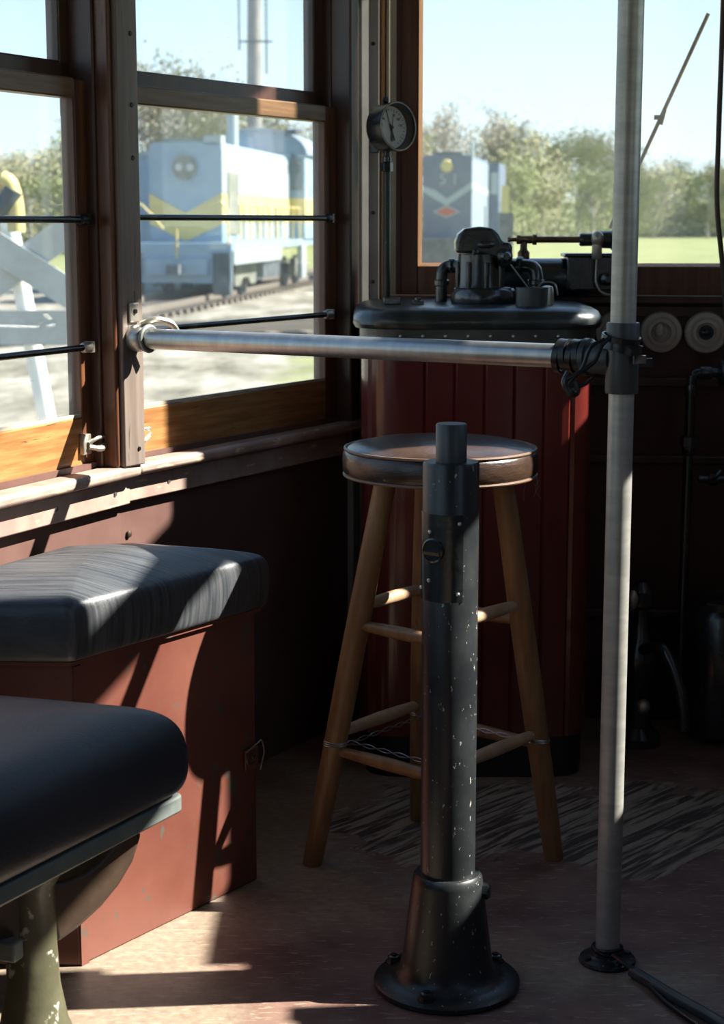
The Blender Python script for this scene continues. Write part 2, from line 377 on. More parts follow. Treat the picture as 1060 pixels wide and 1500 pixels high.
# ================================================================== STRUCTURE
ZC = 2.75
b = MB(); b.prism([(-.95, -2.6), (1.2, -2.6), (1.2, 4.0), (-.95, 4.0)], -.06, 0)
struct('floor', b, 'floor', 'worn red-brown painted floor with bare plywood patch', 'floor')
b = MB(); b.prism([(-.95, -2.6), (1.2, -2.6), (1.2, 4.0), (-.95, 4.0)], ZC, ZC+.05)
struct('ceiling', b, 'ceil', 'painted car ceiling', 'ceiling')
# --- left wall below the windows (two facets and the run behind the camera)
LA = 1.10
EA = WA.p(LA, 0, 0)
b = MB(); WA.box(b, -.02, LA, -.06, 0, 0, .70)
WB.box(b, -.02, .88, -.06, 0, 0, .70)
b.box(((EA.x-.03), (EA.y-2.4)/2-.1, .35), (.06, EA.y+2.6, .70))
WA.box(b, 0, LA, -.06, 0, 1.95, ZC); WB.box(b, 0, .88, -.06, 0, 1.95, ZC)
wl = struct('wall_left', b, 'panel', 'maroon painted lower side wall below the side windows', 'wall')
# screws in the wall
b = MB(); p = WB.p(0.02, .002, .555); b.lathe([(.007, 0), (.006, .003), (.002, .005)], p, WB.n, 12); 
obj('screw', b, 'seatiron', wl)
# ledges
b = MB(); WA.box(b, .0, LA, 0, .050, .668, .690); WB.box(b, -.0, .86, 0, .048, .669, .691)
struct('trim_1', b, 'ledge', 'worn rounded window ledge along the side wall', 'trim', bevel=.008)
b = MB(); WA.box(b, -.0, LA, 0, .022, .615, .664); WB.box(b, 0, .86, 0, .020, .618, .664)
t2 = struct('trim_2', b, 'ledge', 'flat chipped board below the window ledge', 'trim', bevel=.003)
b = MB()
for u in (.05, .23, .42): b.lathe([(.005, 0), (.004, .002)], WA.p(u, .022, .640), WA.n, 10)
b.lathe([(.005, 0), (.004, .002)], WB.p(.12, .020, .642), WB.n, 10)
obj('screws', b, 'chrome', t2)

# --- window posts
b = MB(); WB.box(b, -.052, .007, .0, .055, .690, 1.95)
pst = struct('trim_3', b, 'wood_post', 'flat post board between the two side windows', 'trim', bevel=.003)
b = MB()
for z in (.72, 1.23, 1.32, 1.44, 1.7): b.lathe([(.0045, 0), (.0035, .002)], WB.p(-.012, .055, z), WB.n, 10)
obj('screws', b, 'rubber', pst)
b = MB(); WA.box(b, .030, .050, -.03, .044, .690, 1.95); WB.box(b, -.064, -.053, .0, .047, .690, 1.95)
struct('trim_4', b, 'wood_v', 'dark bead and channel on the left of the post', 'trim', bevel=.004)
b = MB(); WA.box(b, .050, .072, -.04, .012, .690, 1.95); WA.box(b, .035, .062, -.066, -.038, 1.30, 1.95)
struct('trim_5', b, 'wood_dark', 'dark window channel beside the post', 'trim', bevel=.003)
b = MB(); WB.box(b, .763, .80, -.066, -.020, .60, 1.95); WB.box(b, .765, .80, -.02, .030, .60, 1.95); WB.box(b, .826, .835, -.02, .0, .0, 1.95)
struct('trim_6', b, 'wood_dark', 'dark corner post at the end of the side window', 'trim', bevel=.004)
b = MB(); WB.box(b, .80, .826, -.02, .014, .0, 1.95)
t17 = struct('trim_17', b, 'grey_board', 'narrow grey board with screws beside the corner', 'trim', bevel=.002)
b = MB()
for z in (1.17, 1.60): b.lathe([(.0045, 0), (.0035, .002)], WB.p(.814, .014, z), WB.n, 10)
obj('screws', b, 'rubber', t17)
b = MB(); WB.box(b, .835, .875, -.03, .016, .0, 1.95)
c_ = struct('trim_7', b, 'grey_board', 'grey-brown board with screws in the corner', 'trim', bevel=.003)

# --- front wall
b = MB(); WC.box(b, -.04, 1.12, -.06, 0, 0, .945); WC.box(b, -.04, 1.12, -.06, 0, 2.36, ZC); WC.box(b, -.04, .085, -.06, 0, .945, 2.36)
WC.box(b, 1.06, 1.12, -.026, 0, .945, 2.36)
struct('wall_front', b, 'front_red', 'dark red panelled front wall under the windscreen', 'wall')
b = MB(); WC.box(b, .0, .040, 0, .020, .0, 1.95)
t8 = struct('trim_8', b, 'grey_board', 'grey board with screws left of the gauge pipe', 'trim', bevel=.003)
b = MB()
for z in (1.14, 1.5, 1.62, .99): b.lathe([(.0045, 0), (.0035, .002)], WC.p(.026, .020, z), WC.n, 10)
obj('screws', b, 'rubber', t8)
b = MB(); b.cyl(WC.p(.046, .006, .95), WC.p(.046, .006, 1.95), .006, n=12)
struct('trim_9', b, 'bead', 'orange bare wood bead beside the gauge', 'trim')
b = MB(); b.extr([WC.p(.054, 0, .95), WC.p(.054, .012, .95), WC.p(.060, .015, .95), WC.p(.075, .0, .95)], (0, 0, 1.0))
struct('trim_10', b, 'cream', 'cream painted strip left of the windscreen', 'trim')
for (z, i, h_) in ((.772, 11, .022), (.600, 12, .020), (.25, 13, .02)):
    b = MB(); WC.box(b, .05, 1.1, 0, .016, z-h_/2, z+h_/2)
    struct('trim_%d' % i, b, 'wood_dark', {11: 'upper', 12: 'middle', 13: 'lower'}[i]+' dark horizontal batten on the front wall', 'trim', bevel=.004)
b = MB(); WC.box(b, .05, 1.1, 0, .045, .945, .962)
struct('trim_14', b, 'wood_dark', 'dark ledge below the windscreen with a thin bright edge', 'trim', bevel=.003)
b = MB(); WC.box(b, .05, 1.1, 0, .018, .915, .940)
struct('trim_15', b, 'wood_dark', 'dark moulding under the windscreen ledge', 'trim', bevel=.003)

# --- windows
def frame(b, W, u0, u1, w0, w1, z0, z1, sl, sr, bot, top):
    W.box(b, u0, u0+sl, w0, w1, z0, z1); W.box(b, u1-sr, u1, w0, w1, z0, z1)
def side_window(n, W, u0, u1, labels, rail_wood='wood_h'):
    root = sthing('window_%d' % n, W.p((u0+u1)/2, 0, .69), labels[0], 'window')
    b = MB(); W.box(b, u0, u0+.045, -.035, -.006, .69, 1.36); W.box(b, u1-.045, u1, -.035, -.006, .69, 1.36)
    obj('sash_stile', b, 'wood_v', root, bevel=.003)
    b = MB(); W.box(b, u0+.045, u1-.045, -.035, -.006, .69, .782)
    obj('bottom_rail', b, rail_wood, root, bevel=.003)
    b = MB(); W.box(b, u0+.045, u1-.045, -.035, -.004, 1.328, 1.362)
    obj('top_rail', b, 'wood_mid', root, bevel=.003)
    b = MB(); W.box(b, u0+.045, u1-.045, -.014, -.008, .782, .788)
    obj('glazing_bead', b, 'cream', root)
    b = MB(); W.box(b, u0+.02, u1-.02, -.024, -.021, .77, 1.34)
    obj('pane', b, 'glass', root, smooth=False)
    b = MB(); W.box(b, u0, u0+.038, -.065, -.038, 1.35, 1.95); W.box(b, u1-.038, u1, -.065, -.038, 1.35, 1.95); W.box(b, u0, u1, -.065, -.038, 1.350, 1.392)
    W.box(b, u0, u1, -.065, -.038, 1.90, 1.95)
    obj('upper_sash', b, 'wood_dark', root, bevel=.003)
    b = MB(); W.box(b, u0+.02, u1-.02, -.053, -.050, 1.38, 1.92)
    obj('upper_pane', b, 'glass', root, smooth=False)
    return root
w1 = side_window(1, WA, .060, .95, ['wood-framed side window left of the post, crossing sign outside'])
w2 = side_window(2, WB, -.042, .765, ['wood-framed side window right of the post, blue locomotive outside'])
def guard_rod(W, u0, u1, z, lab, wr=.006, cap='rod'):
    t = thing('window_guard_rod', W.p((u0+u1)/2, wr, z), lab, 'guard rod')
    b = MB(); b.cyl(W.p(u0, wr, z), W.p(u1, wr, z), .0058, n=12); obj('rod', b, 'rod', t)
    for u in (u0, u1):
        d = .018 if u == u0 else -.018
        b = MB(); b.lathe([(.0095, 0), (.0095, .018), (.0065, .022)], W.p(u, wr, z), W.u*(1 if d > 0 else -1), 14)
        W.box(b, min(u-d*.5, u), max(u-d*.5, u), -.006, wr+.006, z-.010, z+.010)
        obj('end_socket', b, cap, t, bevel=.001)
guard_rod(WA, .095, .93, 1.124, 'upper black guard rod across the left side window')
guard_rod(WA, .095, .93, .905, 'lower worn guard rod across the left side window', cap='nickel')
guard_rod(WB, .018, .72, 1.128, 'upper black guard rod in front of the blue locomotive window')
guard_rod(WB, .018, .72, .925, 'lower guard rod behind the horizontal handrail', cap='nickel')
def latch(W, u, z, s, lab):
    t = thing('sash_latch', W.p(u, 0, z), lab, 'latch')
    b = MB(); W.box(b, u-.012, u+.012, -.006, .004, z-.018, z+.018); obj('plate', b, 'nickel', t, bevel=.002)
    b = MB(); b.tube([W.p(u, .006, z+.002), W.p(u-s*.016, .014, z+.010), W.p(u-s*.045, .012, z+.010)], .0035, 8)
    b.tube([W.p(u, .006, z-.004), W.p(u-s*.02, .016, z-.009), W.p(u-s*.036, .014, z-.006), W.p(u-s*.050, .010, z+.001)], [.005, .006, .0055, .003], 8)
    obj('thumb_lever', b, 'nickel', t)
latch(WA, .105, .735, 1, 'small nickel sash latch on the left window rail')
latch(WB, .030, .735, -1, 'small nickel sash latch half hidden right of the post')

# windscreen
w3 = sthing('window_3', WC.p(.57, 0, .96), 'wide wood-framed front windscreen', 'window')
b = MB(); WC.box(b, .080, .124, -.045, -.006, .955, 2.36); WC.box(b, 1.0, 1.06, -.022, .006, .955, 2.36); obj('stile', b, 'wood_v', w3, bevel=.003)
b = MB(); WC.box(b, .124, 1.0, -.045, .004, .955, 1.024); obj('bottom_rail', b, 'wood_v', w3, bevel=.003)
b = MB(); WC.box(b, .080, 1.06, -.045, .004, 2.32, 2.36); obj('top_rail', b, 'wood_v', w3)
b = MB(); b.extr([WC.p(.124, .002, 1.024), WC.p(.132, -.012, 1.024), WC.p(.124, -.016, 1.024)], (0, 0, 1.30))
b.extr([WC.p(.124, .002, 1.024), WC.p(.124, -.012, 1.031), WC.p(.124, -.016, 1.024)], WC.u*.88)
obj('glazing_bead', b, 'bead', w3)
b = MB(); WC.box(b, .10, 1.01, -.024, -.020, 1.01, 2.34); obj('pane', b, 'glass', w3, smooth=False)

# --- unseen right wall, its openings invented to place the sun patches, back wall, left run behind the camera
XR = 1.10
b = MB()
SUN_HOLES = [  # made-up openings that shape the sunlight indoors: (y0, y1, z0, z1)
    (-.9, -.2, .9, 1.9), (.7, 1.3, .9, 1.9),
    (2.00, 2.40, 1.16, 1.70), (2.40, 2.53, 1.17, 1.63), (2.526, 2.566, .93, 1.24), (2.445, 2.50, 1.05, 1.17), (2.53, 2.60, 1.24, 1.46),
    (2.60, 2.885, 1.30, 1.87),
    (3.01, 3.07, 1.42, 1.52), (3.435, 3.470, 1.37, 1.46), (3.42, 3.52, 1.55, 1.62),
    (2.62, 3.36, 1.98, 2.44), (3.62, 3.73, 2.48, 2.66)]
ys = sorted({-2.6, 3.86} | {o[0] for o in SUN_HOLES} | {o[1] for o in SUN_HOLES}); zs = sorted({0, ZC} | {o[2] for o in SUN_HOLES} | {o[3] for o in SUN_HOLES})
for ya, yb in zip(ys, ys[1:]):
    z_run = None
    for za, zb in zip(zs, zs[1:]):
        ym, zm = (ya+yb)/2, (za+zb)/2
        hole = any(o[0] < ym < o[1] and o[2] < zm < o[3] for o in SUN_HOLES)
        if not hole and z_run is None: z_run = za
        if z_run is not None and (hole or zb == zs[-1]):
            z1_ = za if hole else zb
            b.box((XR+.01, ym, (z_run+z1_)/2), (.02, yb-ya, z1_-z_run)); z_run = None
cx = XR
def rbox(y0, y1, z0, z1): b.box((cx, (y0+y1)/2, (z0+z1)/2), (.06, y1-y0, z1-z0))
struct('wall_right', b, 'walls_back', 'unseen opposite side wall with holes added to shape the sunlight', 'wall')
b = MB(); b.box((.12, -2.63, ZC/2), (2.2, .06, ZC)); struct('wall_back', b, 'walls_back', 'rear wall of the car', 'wall')
b = MB(); cx = EA.x-.03
rbox(-2.6, EA.y-.05, 1.95, ZC); rbox(-2.6, .45, .70, 1.95)
for y0, y1 in ((.45, .5), (1.3, 1.4), (EA.y-.2, EA.y)): rbox(y0, y1, .70, 1.95)
struct('trim_16', b, 'walls_back', 'window posts of the side wall further back', 'trim')

# ================================================================== RED CONTROL CABINET
cb = thing('control_cabinet', (.23, 3.55, 0), 'red tongue-and-groove control cabinet with a black cast top', 'cabinet')
CP = [(-.002, 3.38), (.462, 3.38), (.462, 3.80), (-.002, 3.80)]
b = MB(); rp_ = round_poly(CP, .085, 10)
# body with V grooves between the boards along the front
dense = []
for i, p in enumerate(rp_):
    q = rp_[(i+1) % len(rp_)]; L_ = (q-p).length; k = max(1, int(L_/.0045))
    for j in range(k): dense.append(p.lerp(q, j/k))
acc = 0; outp = []
front_c = Vector((.23, 3.6))
# perimeter distance measured from centre front both ways for even boards
per = [0]
for i in range(1, len(dense)): per.append(per[-1]+(dense[i]-dense[i-1]).length)
for i, p in enumerate(dense):
    a = dense[i-1]; c = dense[(i+1) % len(dense)]; t_ = (c-a).normalized(); nn = Vector((t_.y, -t_.x))
    m_ = (per[i] % .0585); g = 1 if m_ < .0045 else 0
    outp.append(p - nn*.0045*g)
b.prism(outp, .087, .925); obj('boarded_body', b, 'cab', cb, angle=25)
b = MB(); b.prism(round_poly(offset_poly(CP, .008), .08, 8), 0, .087); obj('plinth', b, 'rubber', cb)
b = MB(); b.prism(round_poly(offset_poly(CP, -.003), .088, 10), .885, .915)
bnd = obj('rivet_band', b, 'casttop', cb, bevel=.002)
b = MB()
for i in range(8): b.sphere((.075+i*.044, 3.376, .900), .0035, n=8)
obj('rivets', b, 'chrome', bnd)
b = MB(); P_ = offset_poly(CP, -.012)
b.rings([[Vector((q.x, q.y, z)) for q in round_poly(offset_poly(P_, d), .095, 10)] for d, z in ((.012, .912), (0, .914), (-.004, .922), (-.003, .935), (.004, .946), (.016, .953), (.03, .956))])
obj('cast_top', b, 'casttop', cb)
# square nuts on the top
b = MB(); b.box((.060, 3.50, .963), (.034, .026, .014), .1); obj('square_nut', b, 'castblack', cb, bevel=.002)
b = MB(); b.box((.112, 3.49, .960), (.022, .018, .009), .2); b.cyl((.112, 3.49, .96), (.112, 3.49, .970), .006, n=10); obj('square_nut', b, 'castblack', cb, bevel=.001)

# brake/governor casting on the cabinet
vx, vy = .250, 3.56
cv = thing('cast_control_head', (vx, vy, .956), 'glossy black cast control head standing on the red cabinet', 'control head')
b = MB(); b.lathe([(.066, 0), (.068, .004), (.067, .022), (.063, .028), (.060, .031), (.050, .033)], (vx, vy, .956), n=40); obj('round_base', b, 'castblack', cv)
b = MB(); b.lathe([(.049, .031), (.046, .04), (.0455, .10)], (vx-.008, vy, .956), n=28)
for a in range(8):
    th = a*math.pi/4+.2; b.cyl((vx-.008+.047*math.cos(th), vy+.047*math.sin(th), .987), (vx-.008+.047*math.cos(th), vy+.047*math.sin(th), 1.04), .006, n=8)
obj('pillar', b, 'castblack', cv, bevel=.001)
b = MB()
prof = [(-.060, 0), (-.061, .022), (-.055, .038), (-.042, .049), (-.012, .053), (.014, .050), (.026, .038), (.034, .022), (.050, .022), (.054, .012), (.054, -.018), (.046, -.028), (.030, -.030), (.022, -.012), (-.01, -.002)]
b.extr([(vx+x, vy-.042, 1.058+z) for x, z in prof], (0, .084, 0)); obj('head', b, 'castblack', cv, bevel=.008, seg=3)
b = MB(); b.lathe([(.016, 0), (.016, .012), (.010, .016), (.007, .022)], (vx+.036, vy-.040, 1.052), (.2, -1, 0), 16); b.sphere((vx+.0, vy-.041, 1.075), .012, (1.6, .5, .7), 10); b.sphere((vx-.02, vy-.041, 1.06), .008, (1, .5, 1), 8)
obj('boss', b, 'castblack', cv)
b = MB(); b.cyl((vx+.050, vy-.045, 1.035), (vx+.088, vy-.06, .985), .0013, n=6); obj('wire_link', b, 'wire', cv)
# pipes
def elbow(name, pts, r, lab, m='castblack', rings_=()):
    t = thing(name, pts[0], lab, 'pipe')
    b = MB(); b.tube(pts, r, 14, 4); obj('pipe', b, m, t)
    for p, ax, rr, h in rings_:
        b = MB(); b.lathe([(rr*.9, -h/2), (rr, -h/2+.002), (rr, h/2-.002), (rr*.9, h/2)], p, ax, 16); obj('collar', b, m, t)
    return t
elbow('pipe_elbow', [(.165, 3.62, .955), (.165, 3.62, 1.0), (.168, 3.62, 1.020), (.182, 3.62, 1.030), (.212, 3.60, 1.030)], .0125, 'black pipe elbow on the left of the control head', rings_=[((.165, 3.62, .995), (0, 0, 1), .016, .014), ((.187, 3.617, 1.030), (1, 0, 0), .016, .014)])
elbow('pipe_elbow', [(.295, 3.60, 1.028), (.335, 3.58, 1.030), (.352, 3.57, 1.024), (.357, 3.565, 1.005), (.356, 3.56, .955)], .0150, 'shiny black pipe elbow on the right of the control head', rings_=[((.325, 3.585, 1.030), (1, -.4, 0), .020, .012), ((.357, 3.563, .998), (0, 0, 1), .018, .012), ((.356, 3.56, .967), (0, 0, 1), .011, .02)])
cu = thing('metal_cup', (.336, 3.44, .956), 'short dark metal cup on the front edge of the cabinet top', 'cup')
b = MB(); b.lathe([(.031, 0), (.032, .036), (.029, .036), (.028, .008)], (.336, 3.44, .956), n=32, cap1=True); obj('shell', b, 'pvc', cu)
ns = thing('latch_stud', (.376, 3.49, .956), 'bright clamp stud just right of the metal cup', 'clamp')
b = MB(); b.lathe([(.014, 0), (.013, .030), (.011, .036), (.004, .038)], (.372, 3.49, .956), n=16); obj('stud', b, 'nickel', ns)
b = MB(); b.tube([(.352, 3.50, .985), (.362, 3.49, 1.000), (.385, 3.48, .998), (.392, 3.48, .975)], .0022, 6); obj('bail', b, 'wire', ns)

# ================================================================== HORN/WIPER GEAR ON THE LEDGE
ar = thing('air_cylinder', (.42, 3.77, .962), 'black air cylinder lying on the ledge behind the control head', 'cylinder')
b = MB(); b.lathe([(.028, 0), (.036, .012), (.041, .02), (.041, .20), (.034, .215)], (.285, 3.76, 1.002), (1, -.03, 0), 24); obj('barrel', b, 'castblack', ar)
b = MB(); b.box((.490, 3.745, 1.012), (.105, .075, .072)); b.box((.490, 3.745, 1.050), (.118, .085, .008)); obj('end_block', b, 'castblack', ar, bevel=.003)
b = MB(); b.lathe([(.010, 0), (.014, .004), (.014, .018), (.006, .026)], (.520, 3.70, 1.00), (0, -1, 0), 12); b.lathe([(.007, 0), (.007, .02)], (.448, 3.705, .985), (0, -1, 0), 10); obj('knob', b, 'castblack', ar)
wv = thing('air_valve', (.345, 3.72, 1.06), 'brass air valve with a long horizontal brown spindle', 'valve')
b = MB(); b.cyl((.362, 3.72, 1.083), (.470, 3.71, 1.083), .0068, n=12); obj('spindle', b, 'brass', wv)
b = MB(); b.lathe([(.004, 0), (.006, .004), (.004, .008), (.0045, .018), (.010, .02), (.010, .026), (.0085, .028), (.0085, .052), (.0115, .054), (.0115, .062)], (.310, 3.722, 1.083), (1, -.02, 0), 14); obj('tip', b, 'brass', wv)
b = MB(); b.lathe([(.008, 0), (.013, .006), (.013, .018), (.008, .024), (.007, .045)], (.345, 3.722, 1.038), (0, 0, 1), 14); obj('nut_leg', b, 'brass', wv)
b = MB(); b.lathe([(.012, 0), (.014, .004), (.013, .040), (.018, .043), (.019, .066), (.022, .068), (.022, .090)], (.462, 3.71, 1.083), (1, -.02, 0), 18); obj('body', b, 'castblack', wv)
b = MB(); b.sphere((.498, 3.69, 1.085), .014, (1, 1, 1.2)); b.lathe([(.009, 0), (.011, .003), (.011, .03), (.007, .034)], (.497, 3.69, 1.042), (0, 0, 1), 14); obj('drop_nut', b, 'nickel', wv)
b = MB(); b.tube([(.497, 3.69, 1.045), (.496, 3.69, 1.01), (.497, 3.688, .992), (.506, 3.686, .975), (.522, 3.685, .968), (.565, 3.684, .967)], .0022, 8); obj('thin_tube', b, 'nickel', wv)
b = MB(); b.cyl(WC.p(.33, .05, .964), WC.p(1.08, .05, .960), .0018, n=6)
tag(obj('signal_wire', b, 'wire'), 'thin bright wire stretched along the windscreen ledge', 'wire')

# ================================================================== GAUGE
gn = Vector((.66, -.75, .06)).normalized()
gc = aY(570, 187, 3.74)
ga = thing('pressure_gauge', gc, 'round black pressure gauge with a white dial beside the windscreen', 'gauge')
b = MB(); b.lathe([(.048, -.020), (.050, -.017), (.050, .020), (.052, .022), (.052, .028), (.0475, .029), (.0470, .016), (.0465, .004)], gc, gn, 40); obj('case', b, 'blackmetal', ga)
b = MB(); b.torus(gc+gn*.028, gn, .0495, .0016, 40, 6); obj('bezel', b, 'nickel', ga)
b = MB(); b.lathe([(.0445, 0), (.0445, .001)], gc+gn*.004, gn, 36); dial = obj('dial', b, 'white', ga)
gq = gn.to_track_quat('Z', 'Y')
gu = (gq @ Vector((0, 1, 0))); gr = gu.cross(gn).normalized()
if gu.z < 0: gu = -gu
gr = gu.cross(gn).normalized()
def gpt(x, y, h=.0012): return gc + gr*x*1.15 + gu*y*1.15 + gn*(h+.004)
b = MB()
def gbar(b, x0, y0, x1, y1, wd, h=.0014):
    a = gpt(x0, y0, h); c = gpt(x1, y1, h); d = (c-a).normalized(); s_ = d.cross(gn)*wd/2
    b.extr([a-s_, a+s_, c+s_, c-s_], gn*.0006)
for k in range(24):
    th = R(-130+k*(280/23)); s_, c2_ = math.sin(th), math.cos(th); l = .030 if k % 3 else .028
    gbar(b, s_*l, c2_*l, s_*.034, c2_*.034, .0009)
obj('scale_marks', b, 'ink', dial)
b = MB(); gbar(b, -.004, .006, -.012, .032, .0016, .003); gbar(b, -.004, .006, .006, -.024, .0042, .003); b.lathe([(.0045, 0), (.004, .003)], gpt(0, 0, .003), gn, 12); obj('black_needle', b, 'ink', dial)
b = MB(); gbar(b, 0, 0, .004, .022, .0016, .0045); gbar(b, 0, 0, -.002, -.026, .0035, .0045); obj('second_needle', b, 'ink', dial)
fc = bpy.data.curves.new('digits', 'FONT')
def text_mesh(s, size, mtx, m, parent, name, ext=.0003):
    cu_ = bpy.data.curves.new(name, 'FONT'); cu_.body = s; cu_.size = size; cu_.align_x = 'CENTER'; cu_.align_y = 'CENTER'; cu_.extrude = ext
    to = bpy.data.objects.new(name, cu_); col.objects.link(to)
    dg = bpy.context.evaluated_depsgraph_get(); me = bpy.data.meshes.new_from_object(to.evaluated_get(dg))
    bpy.data.objects.remove(to); me.transform(mtx); me.materials.clear(); me.materials.append(M[m])
    o = bpy.data.objects.new(name, me); col.objects.link(o); o.parent = parent
    if parent.type == 'EMPTY': o.matrix_parent_inverse = Matrix.Translation(-Vector(parent.location))
    return o
gm = Matrix((gr.to_4d(), gu.to_4d(), gn.to_4d(), Vector((0, 0, 0, 1)))).transposed()
for k_ in range(3): gm[3][k_] = 0
for s_, th in (('20', -80), ('40', -50), ('80', 20), ('100', 50), ('120', 80)):
    p_ = gpt(.0235*math.sin(R(th)), .0235*math.cos(R(th)), .0014)
    mm = gm.copy(); mm.translation = p_
    text_mesh(s_, .0075, mm, 'ink', dial, 'dial_number')
b = MB(); b.lathe([(.0465, 0), (.0465, .001)], gc+gn*.024, gn, 32); obj('glass', b, 'clear', ga)
b = MB(); b.lathe([(.007, -.004), (.007, .004)], gc+Vector((-.008, .0, .058)), gn, 12); b.box(gc+Vector((-.008, .003, .050)), (.014, .008, .02)); b.box(gc+Vector((-.030, .012, -.044)), (.020, .010, .016), -.5); obj('mounting_lug', b, 'blackmetal', ga, bevel=.002)
gp = thing('gauge_pipe', (gc.x-.006, gc.y, .956), 'slim bronze gauge pipe with black collar running down the corner', 'pipe')
px_, py_ = gc.x-.005, gc.y+.002
b = MB(); b.cyl((px_, py_, .956), (px_, py_, gc.z-.046), .0078, n=14); obj('pipe', b, 'blackmetal', gp)
b = MB(); b.lathe([(.0135, 0), (.0135, .020)], (px_, py_, gc.z-.092), n=6); b.lathe([(.010, 0), (.010, .012)], (px_, py_, gc.z-.072), n=14); obj('union_nut', b, 'castblack', gp, bevel=.001)

# ================================================================== RIGHT SIDE: insulators, pipes, dark gear on the front wall
for i, (px, lab) in enumerate(((897, 'white porcelain knob partly hidden behind the upright pole'), (962, 'white porcelain knob with a pale key just right of the pole'), (1026, 'white porcelain knob with a dark hole, rightmost of three'))):
    u = (px-530)/F_PX*3.83+.003; c = WC.p(u, .0, .0); c.z = .882 if i else .882
    t = thing('porcelain_socket', c, lab, 'socket', 'porcelain sockets in a row')
    b = MB(); b.lathe([(.044, 0), (.046, .004), (.046, .018), (.043, .024), (.034, .026), (.033, .023), (.030, .023), (.029, .027), (.022, .028), (.019, .020), (.017, .020)], c, WC.n, 40); obj('body', b, 'porcelain', t)
    if i == 1:
        b = MB(); b.lathe([(.016, 0), (.014, .008)], c+WC.n*.020, WC.n, 20); b.sphere(c+WC.n*.034+Vector((-.004, 0, .005)), .012, (.8, .8, 1.3), 12); obj('plug', b, 'porcelain', t)
    else:
        b = MB(); b.lathe([(.017, 0), (.016, .004)], c+WC.n*.019, WC.n, 20); b.sphere(c+WC.n*.024, .010, (1.2, .6, .7), 10); obj('plug', b, 'castblack', t)
pq = aY(1012, 560, 3.68)
t = thing('brake_pipe', (pq.x, pq.y, .4), 'dark vertical pipe with elbow and union at the right edge', 'pipe')
x0, y0 = pq.x, pq.y
b = MB(); b.tube([(x0-.003, y0, .12), (x0-.002, y0, .5), (x0, y0, .77), (x0+.004, y0, .792), (x0+.020, y0, .802), (x0+.10, y0, .802)], .0105, 14, 3); obj('pipe', b, 'castblack', t)
b = MB(); b.lathe([(.014, -.012), (.0145, -.01), (.0145, .01), (.014, .012)], (x0, y0, .765), (0, 0, 1), 16); obj('collar', b, 'castblack', t)
b = MB(); b.lathe([(.014, -.012), (.0145, -.01), (.0145, .01), (.014, .012)], (x0+.03, y0, .802), (1, 0, 0), 16); obj('collar', b, 'castblack', t)
b = MB(); b.lathe([(.013, -.03), (.016, -.026), (.016, -.012), (.021, -.010), (.021, .010), (.016, .012)], (x0, y0, .655), (0, 0, 1), 8); obj('union', b, 'castblack', t)
b = MB(); b.lathe([(.014, 0), (.028, .006), (.028, .03), (.015, .04)], (x0+.055, y0, .802), (1, 0, 0), 18); b.cyl((x0+.075, y0, .80), (x0+.075, y0, .88), .009); obj('valve_body', b, 'castblack', t)
t = thing('drain_cock', (x0+.05, y0-.02, .56), 'small dark drain cock low at the right edge', 'valve')
b = MB(); b.cyl((x0+.02, y0-.01, .575), (x0+.12, y0-.01, .575), .009); b.lathe([(.012, 0), (.015, .004), (.015, .02)], (x0+.04, y0-.01, .575), (1, 0, 0), 14); b.tube([(x0+.045, y0-.02, .575), (x0+.045, y0-.05, .58), (x0+.06, y0-.055, .60)], .005, 8); obj('body', b, 'castblack', t)
# foot valve gear behind the pole
t = thing('foot_valve', (.60, 3.62, 0), 'black foot valve hidden in shadow behind the pole', 'valve')
b = MB(); b.lathe([(.05, 0), (.05, .02), (.03, .04), (.03, .14), (.04, .16), (.04, .20), (.02, .24), (.015, .30), (.028, .31), (.028, .34), (.012, .36)], (.60, 3.62, 0), n=24); obj('body', b, 'castblack', t)
b = MB(); b.tube([(.60, 3.58, .22), (.63, 3.50, .24), (.66, 3.46, .16), (.67, 3.45, .08)], .012, 10); obj('pedal_arm', b, 'castblack', t)
b = MB(); b.sphere((.575, 3.575, .33), .016, (.7, .7, 1.3)); b.sphere((.60, 3.56, .10), .016); obj('ball_ends', b, 'nickel', t)
t = thing('reservoir_tank', (.80, 3.66, 0), 'dark tank in deep shadow at lower right', 'tank')
b = MB(); b.lathe([(.05, 0), (.08, .02), (.085, .05), (.085, .28), (.07, .31), (.03, .33)], (.79, 3.66, 0), n=28); obj('shell', b, 'castblack', t)
b = MB(); b.extr([(.72, 3.52, .33), (.86, 3.44, .33), (.90, 3.60, .335), (.86, 3.7, .335)], (0, 0, .004)); b.cyl((.79, 3.66, .31), (.82, 3.6, .334), .01); obj('bracket_plate', b, 'blackmetal', t)

# leather cord at right edge
b = MB(); b.tube([aY(1062, -160, 3.60), aY(1059, 0, 3.60), aY(1052, 200, 3.60), aY(1050, 300, 3.60), aY(1058, 390, 3.60), aY(1064, 480, 3.60), aY(1068, 560, 3.60)], .0055, 8)
tag(obj('bell_cord', b, 'cord'), 'brown bell cord hanging at the right edge over the windscreen', 'cord')
# wiper outside
t = thing('wiper_rod', aY(950, 205, 3.93), 'long thin brown wiper rod slanting outside the windscreen', 'wiper')
b = MB(); b.cyl(aY(1037, 20, 3.93), aY(893, 335, 3.93), .0044, n=8); obj('rod', b, 'brass', t)
b = MB(); q = aY(965, 172, 3.93); b.box(q, (.022, .006, .010), 0); b.cyl(q+Vector((.004, -.003, -.016)), q+Vector((.012, -.003, .016)), .004); obj('clip', b, 'brass', t)

